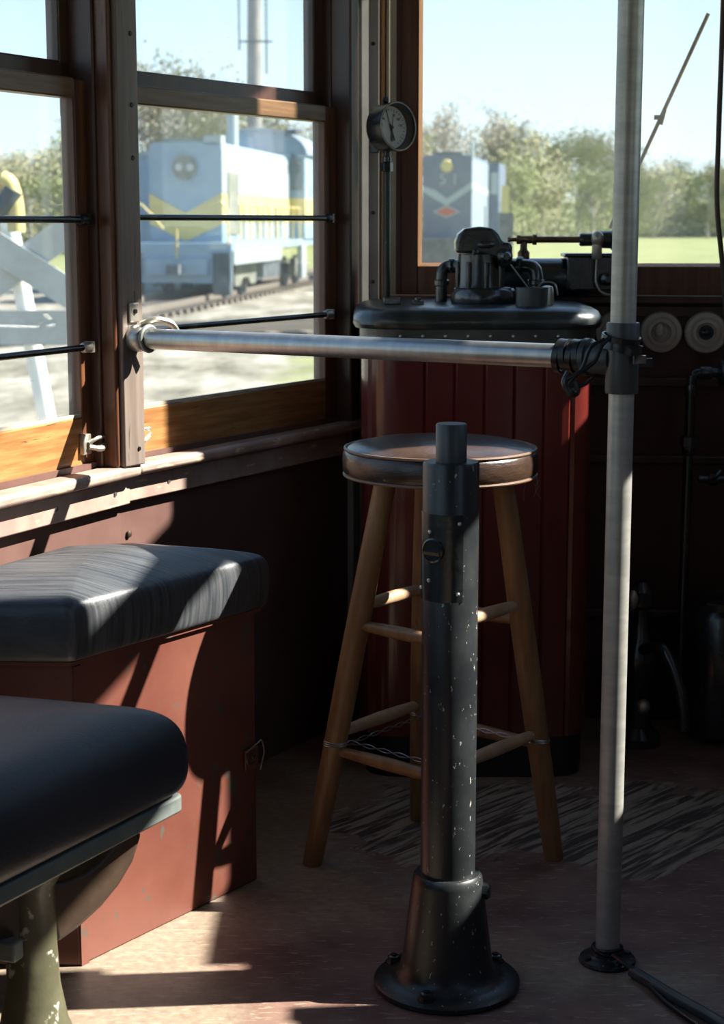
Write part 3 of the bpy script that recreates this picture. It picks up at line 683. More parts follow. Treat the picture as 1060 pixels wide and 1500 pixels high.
# ================================================================== STANCHION, HANDRAIL, TEE
S0 = aZ(889, 1408, 0); sx_, sy_ = S0.x, S0.y
t = thing('floor_pole', S0, 'tall worn aluminium floor-to-ceiling pole right of the stool', 'pole')
b = MB(); b.cyl((sx_, sy_, .01), (sx_, sy_, ZC), .0185, n=32); obj('pipe', b, 'stanchion', t)
b = MB(); b.lathe([(.0425, 0), (.0435, .003), (.042, .007), (.030, .009), (.025, .012), (.024, .016), (.0205, .018), (.0187, .018)], (sx_, sy_, 0), n=36); fl = obj('floor_flange', b, 'blackmetal', t)
for a in (.3, 1.9, 3.5, 5.1):
    b = MB(); b.lathe([(.006, 0), (.005, .003)], (sx_+.034*math.cos(a), sy_+.034*math.sin(a), .0085), n=10); obj('screw', b, 'rubber', fl)
TZ = .925
te = thing('tee_fitting', (sx_, sy_, TZ), 'dark grey tee fitting joining the handrail to the pole', 'fitting')
b = MB(); b.lathe([(.0195, -.050), (.0232, -.050), (.0240, -.047), (.0240, .049), (.0232, .052), (.0195, .052)], (sx_, sy_, TZ), n=32); obj('sleeve', b, 'pvc', te)
PR = WB.p(-.022, .062, 0); PR.z = .918
rd = (Vector((sx_, sy_, TZ)) - PR).normalized()
TT = Vector((sx_, sy_, TZ))
b = MB(); b.lathe([(.024, 0), (.025, .01), (.024, .036), (.0275, .038), (.028, .046), (.024, .048)], TT - rd*.014, -rd, 28); obj('branch', b, 'pvc', te)
b = MB(); b.lathe([(.0205, .0), (.0215, .002), (.0215, .046), (.0205, .048)], TT - rd*.052, -rd, 28); obj('socket', b, 'rubber', te)
hr = thing('handrail', PR, 'horizontal steel handrail running from the window post to the pole', 'handrail')
b = MB(); b.cyl(PR+rd*.012, TT-rd*.06, .0180, n=32); obj('pipe', b, 'steel', hr)
b = MB(); b.lathe([(.010, -.012), (.019, -.004), (.0235, .006), (.0240, .016), (.0225, .026), (.019, .030)], PR-rd*.010, rd, 28); bk = obj('end_bracket', b, 'steel', hr)
WB.box(bb := MB(), -.036, -.008, .055, .060, .945, .980); 
obj('bracket_lug', bb, 'nickel', bk, bevel=.003)
b = MB(); b.torus(PR+rd*.030, rd, .0215, .004, 28, 8); obj('bracket_ring', b, 'cast_grey', bk)
b = MB(); b.lathe([(.005, 0), (.004, .003)], WB.p(-.022, .060, .965), WB.n, 10); obj('bracket_screw', b, 'rubber', bk)
b = MB(); b.tube([PR+Vector((.01, -.01, .024)), PR+Vector((.035, -.005, .033)), PR+Vector((.06, .01, .026)), PR+Vector((.07, .02, .01))], .006, 8); obj('bracket_hook', b, 'nickel', bk)
# rubber straps round the tee
st = thing('rubber_strap', TT, 'black rubber strap wrapped and knotted around the tee fitting', 'strap')
b = MB()
def strap_loop(b, c, ax, R_, wd, th, n=36, tilt=Vector((0, 0, 0)), a0=0, a1=2*math.pi):
    ax = Vector(ax).normalized(); q = ax.to_track_quat('Z', 'Y'); rs = []
    for i in range(n+1):
        a = a0+(a1-a0)*i/n; d = q @ Vector((math.cos(a), math.sin(a), 0)); p = Vector(c)+d*R_+tilt*(i/n)
        rs.append([p+ax*wd/2-d*th/2, p+ax*wd/2+d*th/2, p-ax*wd/2+d*th/2, p-ax*wd/2-d*th/2])
    b.rings(rs)
strap_loop(b, TT+Vector((0, 0, .020)), (.28, 0, 1), .0275, .012, .003)
strap_loop(b, TT+Vector((0, 0, .010)), (.34, .1, 1), .0290, .010, .003)
strap_loop(b, TT+Vector((-.003, -.004, .030)), (.12, -.15, 1), .027, .008, .003)
obj('upright_wraps', b, 'rubber', st)
b = MB()
for k in range(4): strap_loop(b, TT-rd*(.066+.011*k), rd+Vector((0, 0, .10*(-1)**k)), .0240, .009, .0035)
obj('branch_wraps', b, 'rubber', st)
b = MB()
b.tube([TT+Vector((-.022, -.024, .032)), TT+Vector((-.035, -.030, .020)), TT+Vector((-.045, -.032, -.002)), TT+Vector((-.070, -.030, -.020)), TT+Vector((-.085, -.026, -.028))], .0035, 8)
b.tube([TT+Vector((-.030, -.026, .030)), TT+Vector((-.050, -.030, .018)), TT+Vector((-.062, -.030, -.012)), TT+Vector((-.080, -.028, -.034)), TT+Vector((-.060, -.026, -.036)), TT+Vector((-.045, -.024, -.026))], .0028, 8)
b.tube([TT+Vector((-.080, -.024, -.018)), TT+Vector((-.086, -.026, -.032)), TT+Vector((-.078, -.026, -.048)), TT+Vector((-.068, -.026, -.046)), TT+Vector((-.072, -.026, -.030))], .005, 8)
b.box(TT+Vector((.030, -.026, -.004)), (.018, .005, .013), 0)
b.box(TT+Vector((.020, -.031, .001)), (.020, .004, .012), .4)
obj('loose_end', b, 'rubber', st, bevel=.001)
# hose on floor
h0 = Vector((sx_, sy_-.03, .020))
t = thing('floor_hose', aZ(960, 1450, 0), 'grey-black hose on the floor tied to the foot of the pole', 'hose')
g1 = aZ(926, 1432, 0); g2 = aZ(985, 1468, 0); g3 = aZ(1060, 1512, 0); g4 = aZ(1180, 1600, 0)
b = MB(); b.tube([g1+Vector((0, 0, .010)), g2+Vector((0, 0, .0095)), g3+Vector((0, 0, .0095)), g4+Vector((0, 0, .0095))], .0090, 14); obj('tube', b, 'pvc', t)
b = MB(); b.tube([Vector((sx_+.005, sy_-.026, .022)), g1+Vector((-.010, .006, .018)), g1+Vector((.005, -.014, .014)), g2+Vector((-.012, -.016, .006)), g3+Vector((-.02, -.02, .005))], .0038, 8); obj('cord', b, 'rubber', t)
b = MB(); b.torus((sx_, sy_, .021), (.1, -.1, 1), .0225, .0028, 28, 8); b.torus((sx_, sy_, .023), (-.05, .1, 1), .0215, .0025, 28, 8); obj('tie', b, 'rubber', t)

# ================================================================== BLACK COLUMN
C0 = aZ(654, 1441, 0); kx, ky = C0.x, C0.y
cl = thing('black_column', C0, 'chipped black iron column bolted to the floor in front of the stool', 'column')
b = MB(); b.lathe([(.105, 0), (.1085, .003), (.1085, .009), (.104, .013), (.088, .015), (.076, .020), (.070, .030), (.0665, .045), (.052, .163), (.0505, .172), (.047, .176), (.041, .176)], (kx, ky, 0), n=56); obj('flared_base', b, 'blackmetal', cl)
b = MB(); b.lathe([(.0402, .17), (.0402, .782), (.0385, .786), (.022, .786)], (kx, ky, 0), n=48); tb = obj('tube', b, 'blackmetal', cl)
b = MB(); b.lathe([(.0220, .785), (.0220, .838), (.0205, .840)], (kx, ky, 0), n=32); obj('top_spigot', b, 'pvc', cl)
for a in (R(-112), R(150), R(32)):
    for da in (0,):
        c = Vector((kx+.090*math.cos(a), ky+.090*math.sin(a), .0135))
        b = MB(); b.lathe([(.013, 0), (.013, .002)], c, n=20); b.lathe([(.0095, 0), (.0095, .009), (.008, .010)], c+Vector((0, 0, .002)), n=6); b.cyl(c, c+Vector((0, 0, .014)), .005, n=10)
        obj('floor_bolt', b, 'castblack', cl)
def cpt(a, z, r=.0402): return Vector((kx+r*math.sin(a), ky-r*math.cos(a), z))
# lock plate: curved plate with round lock and slot
b = MB(); rs = []
for i in range(15):
    a = R(-88+i*88/14*1.25); rs.append([cpt(a, .590, .040), cpt(a, .590, .0425), cpt(a, .715, .0425), cpt(a, .715, .040)])
b.rings(rs); pl = obj('lock_plate', b, 'castblack', tb)
b = MB(); a = R(-38); b.lathe([(.0175, -.004), (.0175, .002), (.0155, .0035), (.0145, .001)], cpt(a, .664, .0425), (math.sin(a), -math.cos(a), 0), 28); obj('lock_barrel', b, 'castblack', pl)
b = MB(); d_ = Vector((math.cos(a), math.sin(a), 0)); n_ = Vector((math.sin(a), -math.cos(a), 0))
c = cpt(a, .659, .0455); b.hexa([c-d_*.014-n_*.001+Vector((0, 0, -.0015)), c+d_*.014-n_*.001+Vector((0, 0, -.0015)), c+d_*.014+n_*.002+Vector((0, 0, -.0015)), c-d_*.014+n_*.002+Vector((0, 0, -.0015)), c-d_*.014-n_*.001+Vector((0, 0, .0025)), c+d_*.014-n_*.001+Vector((0, 0, .0025)), c+d_*.014+n_*.002+Vector((0, 0, .0025)), c-d_*.014+n_*.002+Vector((0, 0, .0025))])
obj('slot_bar', b, 'brass', pl)
for aa, z in ((14, .703), (12, .602), (-78, .606), (-46, .690), (-48, .620)):
    b = MB(); b.sphere(cpt(R(aa), z, .0425), .0030, n=10); obj('pin', b, 'chrome', pl)
# set screw lug on the collar right
b = MB(); c = cpt(R(78), .150, .050); b.lathe([(.012, 0), (.012, .010), (.008, .014)], c, (1, -.2, 0), 6); obj('set_screw', b, 'castblack', cl)

# ================================================================== STOOL
G = Vector((.126, 2.905, 0))
sl = thing('bar_stool', G, 'wooden bar stool with a worn brown leather seat in front of the red cabinet', 'stool')
SC = Vector((.132, 2.885, .70))
b = MB(); b.lathe([(.150, -.004), (.160, .0), (.1645, .008), (.1655, .022), (.1645, .036), (.160, .043), (.157, .045), (.150, .049), (.125, .055), (.09, .059), (.045, .061), (.01, .0615)], SC, n=64)
st_ = obj('seat', b, 'leather', sl)
b = MB(); b.torus(SC+Vector((0, 0, .0445)), (0, 0, 1), .1605, .0028, 72, 8); obj('top_piping', b, 'piping', st_)
b = MB(); b.torus(SC+Vector((0, 0, .001)), (0, 0, 1), .1620, .0028, 72, 8); obj('lower_piping', b, 'piping', st_)
feet = {'left': aZ(457, 1266, 0), 'right': aZ(811, 1258, 0), 'rear': aZ(613, 1200, 0)}
feet['front'] = feet['left']+feet['right']-feet['rear']
tops = {'left': Vector((-.090, .0, 0)), 'right': Vector((.105, .01, 0)), 'rear': Vector((-.02, .105, 0)), 'front': Vector((.02, -.10, 0))}
def legp(k, z):
    a = feet[k]; b_ = Vector((SC.x, SC.y, .70))+tops[k]; return a.lerp(b_, z/.70)
for k in ('left', 'right', 'rear', 'front'):
    a = legp(k, 0); c = legp(k, .70); L_ = (c-a).length
    b = MB(); b.lathe([(.0165, .0), (.0175, .01), (.0195, .15), (.0210, .35), (.0205, .5), (.0185, L_)], a, c-a, 24); obj('leg', b, 'stoolwood', sl)
def rung(a, c, z0, z1, m='rungwood', r=.0105):
    p0 = legp(a, z0); p1 = legp(c, z1); L_ = (p1-p0).length
    b = MB(); b.lathe([(r*.75, .0), (r, L_*.25), (r*1.12, L_*.5), (r, L_*.75), (r*.75, L_)], p0, p1-p0, 16); obj('rung', b, m, sl)
rung('left', 'rear', .470, .470); rung('left', 'front', .437, .437, 'stoolwood'); rung('right', 'front', .470, .470); rung('right', 'rear', .440, .440, 'stoolwood')
rung('left', 'rear', .242, .242); rung('left', 'front', .212, .212, 'stoolwood'); rung('right', 'front', .236, .236); rung('right', 'rear', .215, .215, 'stoolwood')
b = MB()
for k, z in (('left', .222), ('right', .222), ('rear', .222), ('front', .222)):
    for j in range(3): b.torus(legp(k, z+.003*j), (0.05*j, .03, 1), .0208, .0011, 24, 5)
ks = ['left', 'rear', 'right', 'front']
for i in range(4):
    p0 = legp(ks[i], .225); p1 = legp(ks[(i+1) % 4], .225); d = (p1-p0).normalized(); o_ = d.cross(Vector((0, 0, 1)))*(.020)
    for ph in (0, math.pi):
        pts = [p0-o_*-1+d*((p1-p0).length*j/16)+Vector((0, 0, .0035*math.sin(j*1.4+ph))) for j in range(17)]
        b.tube(pts, .0010, 5, 1)
obj('binding_wire', b, 'wire', sl)
b = MB()
random.seed(3)
for (px, py) in ((583, 706), (590, 706), (786, 700), (789, 703), (770, 706)):
    p = aY(px, py, 2.80); b.tube([p, p+Vector((random.uniform(-.006, .006), 0, -.015)), p+Vector((random.uniform(-.006, .006), 0, -.032))], .0005, 4, 2)
obj('loose_threads', b, 'piping', st_)

# ================================================================== BOX SEAT (left, against the wall)
N0 = aZ(118, 1415, 0); Fz = aZ(377, 1288, 0)
N0 = Vector((N0.x, N0.y)); Fz = Vector((Fz.x, Fz.y))
def wa(u): p = WA.p(u, .0, 0); return Vector((p.x, p.y))
uA = (AB[1]-2.845)/.905
uB = (AB[1]-N0.y)/.905
bx = thing('box_seat', (N0.x-.1, N0.y+.2, 0), 'chipped salmon-red box seat with black cushion against the side wall', 'seat')
BP = [wa(uB)+Vector((.004, 0)), N0, Fz, wa(uA+.02)+Vector((.01, 0))]
b = MB(); b.prism(BP, 0, .478); obj('box_body', b, 'box', bx, bevel=.003)
dd = (Fz-N0).normalized(); nn_ = Vector((dd.y, -dd.x))
b = MB(); b.extr([Vector((*(N0-dd*.0+nn_*.0), .0)), Vector((*(N0+nn_*.003), .0)), Vector((*(N0+dd*.016+nn_*.003), .0)), Vector((*(N0+dd*.016), .0))], (0, 0, .47)); obj('corner_strip', b, 'box', bx)
# latch plate and wire ring near far edge
lp = Fz-dd*.018+nn_*.002
hq = aZ(370, 1100, 0)
b = MB(); c0 = Vector((*lp, .222)); e1_ = Vector((*dd, 0)); n1_ = Vector((*nn_, 0)); uz = Vector((0, 0, 1))
b.hexa([c0-e1_*.017-uz*.018, c0+e1_*.017-uz*.018, c0+e1_*.017-uz*.018+n1_*.004, c0-e1_*.017-uz*.018+n1_*.004, c0-e1_*.017+uz*.018, c0+e1_*.017+uz*.018, c0+e1_*.017+uz*.018+n1_*.004, c0-e1_*.017+uz*.018+n1_*.004])
hp = obj('hasp_plate', b, 'box', bx, bevel=.001)
b = MB(); b.torus(c0+n1_*.004-e1_*.006, n1_, .008, .0022, 18, 6); b.sphere(c0+n1_*.006+e1_*.006, .004, n=8); obj('hasp_screws', b, 'seatiron', hp)
b = MB(); b.tube([c0-e1_*.018+uz*.016+n1_*.006, c0+e1_*.010+uz*.026+n1_*.008, c0+e1_*.026+uz*.026+n1_*.004, c0+e1_*.032+uz*.006+n1_*.004, c0+e1_*.030-uz*.010+n1_*.002, c0+e1_*.024-uz*.026+n1_*.002], .0014, 6); obj('wire_ring', b, 'wire', hp)
CZ0 = .478; n0_ = 0
q_near = aZ(120, 958, .485); q_far = aZ(398, 850, .52)
Pn = Vector((q_near.x, q_near.y)); Pf = Vector((q_far.x, q_far.y))
CPo = [wa(uB+.0)+Vector((.012, -.015)), N0+nn_*.012+Vector((-.004, -.016)), Fz+nn_*.018+dd*.020, Fz+Vector((-.15, .07)), wa(uA)+Vector((.03, .01))]
b = MB(); pad(b, CPo, [(.012, .479), (.004, .482), (.0, .49), (-.003, .53), (-.001, .556), (.003, .566), (.009, .572), (.02, .576)], .012, 5, dome=.030)
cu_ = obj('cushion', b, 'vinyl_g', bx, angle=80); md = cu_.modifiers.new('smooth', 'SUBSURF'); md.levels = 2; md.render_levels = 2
b = MB(); b.prism(offset_poly(CPo, .010), .474, .480); obj('cushion_board', b, 'box', cu_)

# ================================================================== FOREGROUND PEDESTAL SEAT (bottom left)
D0 = aZ(243, 1166, .372); D0 = Vector((D0.x, D0.y))
e1v = Vector((-.47, -.88)).normalized()          # long edge towards the camera
e2v = Vector((-.955, .29)).normalized()          # far end edge, to the left
SP = [D0, D0+e2v*.42, D0+e2v*.42+e1v*.46, D0+e1v*.46]
ps = thing('pedestal_seat', (D0.x-.2, D0.y-.1, 0), 'black padded pedestal seat in the lower left foreground', 'seat')
def ccw(P):
    a = sum(P[i-1].x*P[i].y-P[i].x*P[i-1].y for i in range(len(P))); return P if a > 0 else P[::-1]
SPc = ccw(SP)
b = MB(); pad(b, SPc, [(.004, .372), (-.020, .376), (-.029, .395), (-.030, .425), (-.026, .458), (-.014, .480), (.004, .492), (.030, .499)], .040, 14, dome=.010)
o_ = obj('cushion', b, 'vinyl', ps, angle=80); md = o_.modifiers.new('smooth', 'SUBSURF'); md.levels = 2; md.render_levels = 2
b = MB(); b.prism(round_poly(offset_poly(SPc, -.018), .02, 6), .350, .373); obj('seat_trim', b, 'trim_grey', ps, bevel=.003)
pc = aZ(45, 1330, .27); pcx, pcy = pc.x, pc.y
b = MB(); b.lathe([(.12, 0), (.12, .012), (.085, .03), (.062, .07), (.043, .12), (.034, .17), (.0315, .22), (.031, .30), (.05, .335), (.05, .355)], (pcx, pcy, 0), n=36); obj('pedestal', b, 'olive', ps)
# bracket arms: curved ribbed castings
ad = Vector((.76, .65)).normalized(); a3 = Vector((ad.x, ad.y, 0)); s3 = Vector((-ad.y, ad.x, 0))
def arm(sign):
    b = MB(); P = []
    for (l, z, th) in ((.02, .262, .085), (.05, .266, .070), (.08, .277, .058), (.105, .293, .050), (.125, .313, .044), (.145, .344, .030)):
        c = Vector((pcx, pcy, z))+a3*l*sign
        P.append((c, th))
    rs = []
    for i, (c, th) in enumerate(P):
        q0 = P[max(i-1, 0)][0]; q1 = P[min(i+1, len(P)-1)][0]; d = (q1-q0).normalized(); up = s3.cross(d)*(1 if sign > 0 else -1)
        if up.z < 0: up = -up
        rs.append([c-s3*.018-up*th*.5, c-s3*.018+up*th*.5, c+s3*.018+up*th*.5, c+s3*.018-up*th*.5])
    b.rings(rs); return b
for sgn in (1, -1): obj('bracket_arm', arm(sgn), 'seatiron', ps, bevel=.006)
b = MB(); b.extr([Vector((pcx, pcy, .344))+a3*l+s3*s for l, s in ((.10, -.03), (.18, -.02), (.18, .02), (.10, .03))], (0, 0, .009)); obj('bracket_foot', b, 'cast_grey', ps, bevel=.003)
b = MB(); b.extr([Vector((pcx, pcy, .344))-a3*l+s3*s for l, s in ((.10, -.03), (.18, -.02), (.18, .02), (.10, .03))], (0, 0, .009)); obj('bracket_foot', b, 'cast_grey', ps, bevel=.003)
b = MB(); c = aZ(8, 1350, .24); b.box((pcx-.02, pcy-.045, .235), (.03, .022, .026), -.4); obj('clamp_block', b, 'trim_grey', ps, bevel=.003)

# ================================================================== OUTSIDE
GZ = -.95
M['gravel'] = mat('pale gravel', (.40, .36, .28), .9, c2=(.56, .52, .42), nscale=1.3, c3=(.20, .19, .13), s3=2.2, t3=.60, detail=10)
def ground_material():
    m = bpy.data.materials.new('yard ground'); m.use_nodes = True; n = m.node_tree; L = n.links; b = n.nodes['Principled BSDF']; b.inputs['Roughness'].default_value = .95; b.inputs['Specular IOR Level'].default_value = .1
    t = n.nodes.new('ShaderNodeTexCoord')
    def nz(s, d=8, st=(1, 1, 1)):
        mp = n.nodes.new('ShaderNodeMapping'); mp.inputs['Scale'].default_value = st; L.new(t.outputs['Object'], mp.inputs[0])
        z = n.nodes.new('ShaderNodeTexNoise'); z.inputs['Scale'].default_value = s; z.inputs['Detail'].default_value = d; z.inputs['Roughness'].default_value = .7; L.new(mp.outputs[0], z.inputs['Vector']); return z.outputs['Fac']
    def rmp(f, st):
        r_ = n.nodes.new('ShaderNodeValToRGB'); r_.color_ramp.elements[0].position = st[0][0]; r_.color_ramp.elements[0].color = (*st[0][1], 1)
        r_.color_ramp.elements[1].position = st[-1][0]; r_.color_ramp.elements[1].color = (*st[-1][1], 1)
        for p, c in st[1:-1]: q = r_.color_ramp.elements.new(p); q.color = (*c, 1)
        L.new(f, r_.inputs[0]); return r_.outputs[0]
    gr_ = rmp(nz(1.1, 12, (1, .35, 1)), [(.32, (.07, .068, .05)), (.45, (.18, .165, .125)), (.56, (.27, .25, .205)), (.7, (.42, .40, .34))])
    gs = rmp(nz(.35, 10), [(.35, (.15, .17, .065)), (.6, (.23, .24, .11))])
    sx = n.nodes.new('ShaderNodeSeparateXYZ'); L.new(t.outputs['Object'], sx.inputs[0])
    wob = n.nodes.new('ShaderNodeMath'); wob.operation = 'MULTIPLY_ADD'; L.new(nz(.25, 6), wob.inputs[0]); wob.inputs[1].default_value = 14; L.new(sx.outputs['Y'], wob.inputs[2])
    m1 = n.nodes.new('ShaderNodeMapRange'); m1.inputs[1].default_value = 72; m1.inputs[2].default_value = 80; L.new(wob.outputs[0], m1.inputs[0])
    wx = n.nodes.new('ShaderNodeMath'); wx.operation = 'MULTIPLY_ADD'; L.new(nz(.8, 6), wx.inputs[0]); wx.inputs[1].default_value = 3; L.new(sx.outputs['X'], wx.inputs[2])
    m2 = n.nodes.new('ShaderNodeMapRange'); m2.inputs[1].default_value = .2; m2.inputs[2].default_value = 1.0; L.new(wx.outputs[0], m2.inputs[0])
    mx_ = n.nodes.new('ShaderNodeMath'); mx_.operation = 'MAXIMUM'; L.new(m1.outputs[0], mx_.inputs[0]); L.new(m2.outputs[0], mx_.inputs[1])
    x = n.nodes.new('ShaderNodeMix'); x.data_type = 'RGBA'; L.new(mx_.outputs[0], x.inputs['Factor']); L.new(gr_, x.inputs['A']); L.new(gs, x.inputs['B'])
    L.new(x.outputs['Result'], b.inputs['Base Color']); return m
M['ground'] = ground_material()
b = MB(); b.prism([(-500, -60), (500, -60), (500, 1500), (-500, 1500)], GZ-.5, GZ)
struct('ground', b, 'ground', 'pale gravel yard turning into a green field', 'ground')
b = MB(); b.prism([(-450, 262), (450, 262), (450, 276), (-450, 276)], GZ, GZ+.06)
M['road'] = mat('pale road', (.55, .53, .48), .9)
struct('road', b, 'road', 'pale road across the far field', 'road')
def o2(c, r=.5, metal=0, **k): return mat('outdoor paint %s' % len(bpy.data.materials), c, r, metal, **k)
M['lblue'] = o2((.20, .29, .37), .5, c2=(.25, .34, .42), nscale=1.5); M['yellow'] = o2((.50, .41, .15), .45, c2=(.56, .47, .20), nscale=2); M['white_p'] = o2((.30, .35, .36), .45)
M['under'] = o2((.05, .065, .075), .6, c2=(.11, .13, .14), nscale=3); M['grime'] = o2((.12, .13, .11), .7, c2=(.22, .22, .17), nscale=3); M['dkglass'] = o2((.10, .13, .14), .2)
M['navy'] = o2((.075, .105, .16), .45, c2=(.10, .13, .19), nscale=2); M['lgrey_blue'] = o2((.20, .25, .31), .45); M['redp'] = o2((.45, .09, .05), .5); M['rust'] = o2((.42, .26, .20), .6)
M['railsteel'] = o2((.20, .17, .14), .5, .3); M['tie'] = o2((.16, .13, .10), .9)
M['signwhite'] = o2((.46, .47, .46), .6, c2=(.36, .37, .36), nscale=4); M['postwhite'] = o2((.78, .78, .74), .55); M['polegrey'] = o2((.20, .19, .18), .8, c2=(.26, .24, .22), nscale=3)

class Loco:      # local frame: x right (seen from the front), l = distance behind the nose, z above the rail
    def __init__(s, front, ang): s.o = Vector((front[0], front[1], GZ)); s.d = Vector((math.sin(ang), math.cos(ang), 0)); s.r = Vector((math.cos(ang), -math.sin(ang), 0))
    def p(s, x, l, z): return s.o+s.r*x+s.d*l+Vector((0, 0, z))
    def box(s, b, x0, x1, l0, l1, z0, z1):
        return b.hexa([s.p(x0, l0, z0), s.p(x1, l0, z0), s.p(x1, l1, z0), s.p(x0, l1, z0), s.p(x0, l0, z1), s.p(x1, l0, z1), s.p(x1, l1, z1), s.p(x0, l1, z1)])
    def poly(s, b, pts, l, th): return b.extr([s.p(x, l, z) for x, z in pts], s.d*th)      # outline in x/z, thickness along l
    def side(s, b, pts, x, th): return b.extr([s.p(x, l, z) for l, z in pts], s.r*th)      # outline in l/z
def bogie(K, root, l0, nm='truck'):
    b = MB()
    for sx in (-1, 1):
        K.side(b, [(l0-1.5, .75), (l0-1.3, .95), (l0+1.3, .95), (l0+1.5, .75), (l0+1.4, .40), (l0+.7, .40), (l0+.4, .60), (l0-.4, .60), (l0-.7, .40), (l0-1.4, .40)], sx*1.05-.06, .12)
    tk = obj(nm, b, 'grime', root)
    for dl in (-1.05, 1.05):
        for sx in (-1, 1):
            b = MB(); b.lathe([(.50, 0), (.52, .02), (.50, .12), (.20, .13)], K.p(sx*.72, l0+dl, .50), K.r*sx, 24); obj('wheel', b, 'under', tk)
def railing(K, root, x, l0, l1, z0, z1, m, n):
    b = MB()
    b.cyl(K.p(x, l0, z1), K.p(x, l1, z1), .022, n=6)
    for i in range(n+1):
        l = l0+(l1-l0)*i/n; b.cyl(K.p(x, l, z0), K.p(x, l, z1), .022, n=6)
    obj('handrail', b, m, root)
# --- light blue switcher
K = Loco(((277-530)/F_PX*45.2, 45), R(7.5))
lo = thing('locomotive', K.p(0, 0, 0), 'light blue diesel switcher with a yellow chevron nose and white-lit side', 'locomotive')
HW = .95
b = MB(); K.poly(b, [(-HW, 1.55), (HW, 1.55), (HW, 3.95), (HW-.1, 4.08), (-HW+.1, 4.08), (-HW, 3.95)], 0, 10.0); hood = obj('hood', b, 'lblue', lo)
b = MB(); K.poly(b, [(-HW, 2.80), (-HW, 2.02), (0, 1.58), (HW, 2.02), (HW, 2.80), (.0, 2.30)], -.02, .015); K.side(b, [(0, 2.05), (10.0, 2.05), (10.0, 2.80), (0, 2.80)], HW, .015); obj('yellow_band', b, 'yellow', hood)
b = MB(); K.side(b, [(0, 2.83), (10.0, 2.83), (10.0, 3.93), (0, 3.93)], HW+.001, .012); K.side(b, [(1.8, 1.6), (10.0, 1.6), (10.0, 2.0), (1.8, 2.0)], HW+.001, .012); obj('white_side', b, 'white_p', hood)
b = MB(); K.side(b, [(.6, 1.75), (2.0, 1.75), (2.0, 3.35), (.6, 3.35)], HW+.013, .03); obj('radiator_door', b, 'grime', hood)
b = MB()
for i in range(7): l = 2.6+i*.95; K.box(b, HW+.01, HW+.05, l, l+.12, 1.6, 2.55)
obj('door_ribs', b, 'grime', hood)
b = MB(); b.lathe([(.30, 0), (.32, .03), (.32, .10)], K.p(0, 0, 3.45), -K.d, 24); hl = obj('headlight', b, 'grime', hood)
for sx in (-.14, .14):
    b = MB(); b.lathe([(.10, 0), (.09, .03)], K.p(sx, -.10, 3.45), -K.d, 16); obj('lamp', b, 'signwhite', hl)
b = MB(); K.box(b, -.55, .55, .4, 2.2, 4.08, 4.16); K.box(b, -.8, .6, 1.0, 1.6, 4.16, 4.24); obj('roof_fan', b, 'grime', hood)
b = MB(); K.box(b, .5, .95, .0, .5, 4.0, 4.25); obj('corner_cap', b, 'white_p', hood)
b = MB(); b.cyl(K.p(0.3, 4.6, 4.05), K.p(0.3, 4.6, 5.1), .16, n=14); obj('exhaust_stack', b, 'white_p', hood)
arc = [(-1.45, 1.55), (1.45, 1.55), (1.45, 4.15)]+[(1.45*math.cos(R(a)), 4.15+.75*math.sin(R(a))) for a in range(10, 180, 10)]+[(-1.45, 4.15)]
b = MB(); K.poly(b, arc, 10.0, 3.2); cabo = obj('cab', b, 'lblue', lo)
b = MB(); K.poly(b, [(-1.46, 2.05), (1.46, 2.05), (1.46, 2.80), (-1.46, 2.80)], 9.98, 3.24); obj('yellow_band', b, 'yellow', cabo)
arc2 = [(1.55*math.cos(R(a)), 4.13+.83*math.sin(R(a))) for a in range(0, 181, 10)]+[(1.45*math.cos(R(a)), 4.13+.75*math.sin(R(a))) for a in range(180, -1, -10)]
b = MB(); K.poly(b, arc2, 9.85, 3.5); obj('roof', b, 'lgrey_blue', cabo)
b = MB(); K.poly(b, [(1.02, 3.05), (1.38, 3.05), (1.38, 4.0), (1.02, 4.2)], 9.96, .05); K.poly(b, [(-1.38, 3.05), (-1.02, 3.05), (-1.02, 4.2), (-1.38, 4.0)], 9.96, .05); obj('window', b, 'dkglass', cabo)
b = MB(); b.cyl(K.p(.9, 9.9, 4.82), K.p(1.3, 9.6, 4.82), .09, n=10); b.cyl(K.p(.9, 9.9, 4.7), K.p(.9, 9.9, 4.85), .05, n=8); obj('horn', b, 'under', cabo)
b = MB(); K.box(b, -1.4, 1.4, -1.0, 14.2, 1.35, 1.55); fr = obj('deck_frame', b, 'lblue', lo)
b = MB(); K.box(b, -1.4, 1.4, -1.05, -.98, .55, 1.5); K.box(b, -.8, .8, -1.15, -1.0, .75, 1.15); obj('end_beam', b, 'lblue', fr)
b = MB(); K.box(b, -.16, .16, -1.6, -1.1, .78, 1.02); obj('coupler', b, 'under', fr)
b = MB()
for sx in (-1.15, 1.15): K.box(b, sx-.22, sx+.22, -1.12, -.75, .25, 1.3)
obj('front_steps', b, 'under', fr)
b = MB(); K.box(b, 1.28, 1.42, -.8, 6.0, 1.0, 1.36); obj('side_sill', b, 'white_p', fr)
b = MB(); K.box(b, 1.30, 1.45, 9.4, 10.2, .35, 1.40); obj('white_ladder', b, 'white_p', fr)
b = MB(); K.box(b, -.9, .9, 4.6, 8.6, .45, 1.35); obj('fuel_tank', b, 'under', fr)
bogie(K, lo, 2.2); bogie(K, lo, 11.0)
railing(K, lo, 1.36, .3, 9.6, 1.55, 2.5, 'yellow', 7)
b = MB()
for sx in (-1, 1):
    b.tube([K.p(sx*1.3, -1.0, .6), K.p(sx*1.3, -1.0, 2.35), K.p(sx*.9, -1.0, 2.5), K.p(sx*.35, -1.0, 1.9)], .03, 6, 1)
b.cyl(K.p(0, -1.05, 1.1), K.p(0, -1.05, 1.9), .03, n=6)
obj('end_handrail', b, 'yellow', lo)
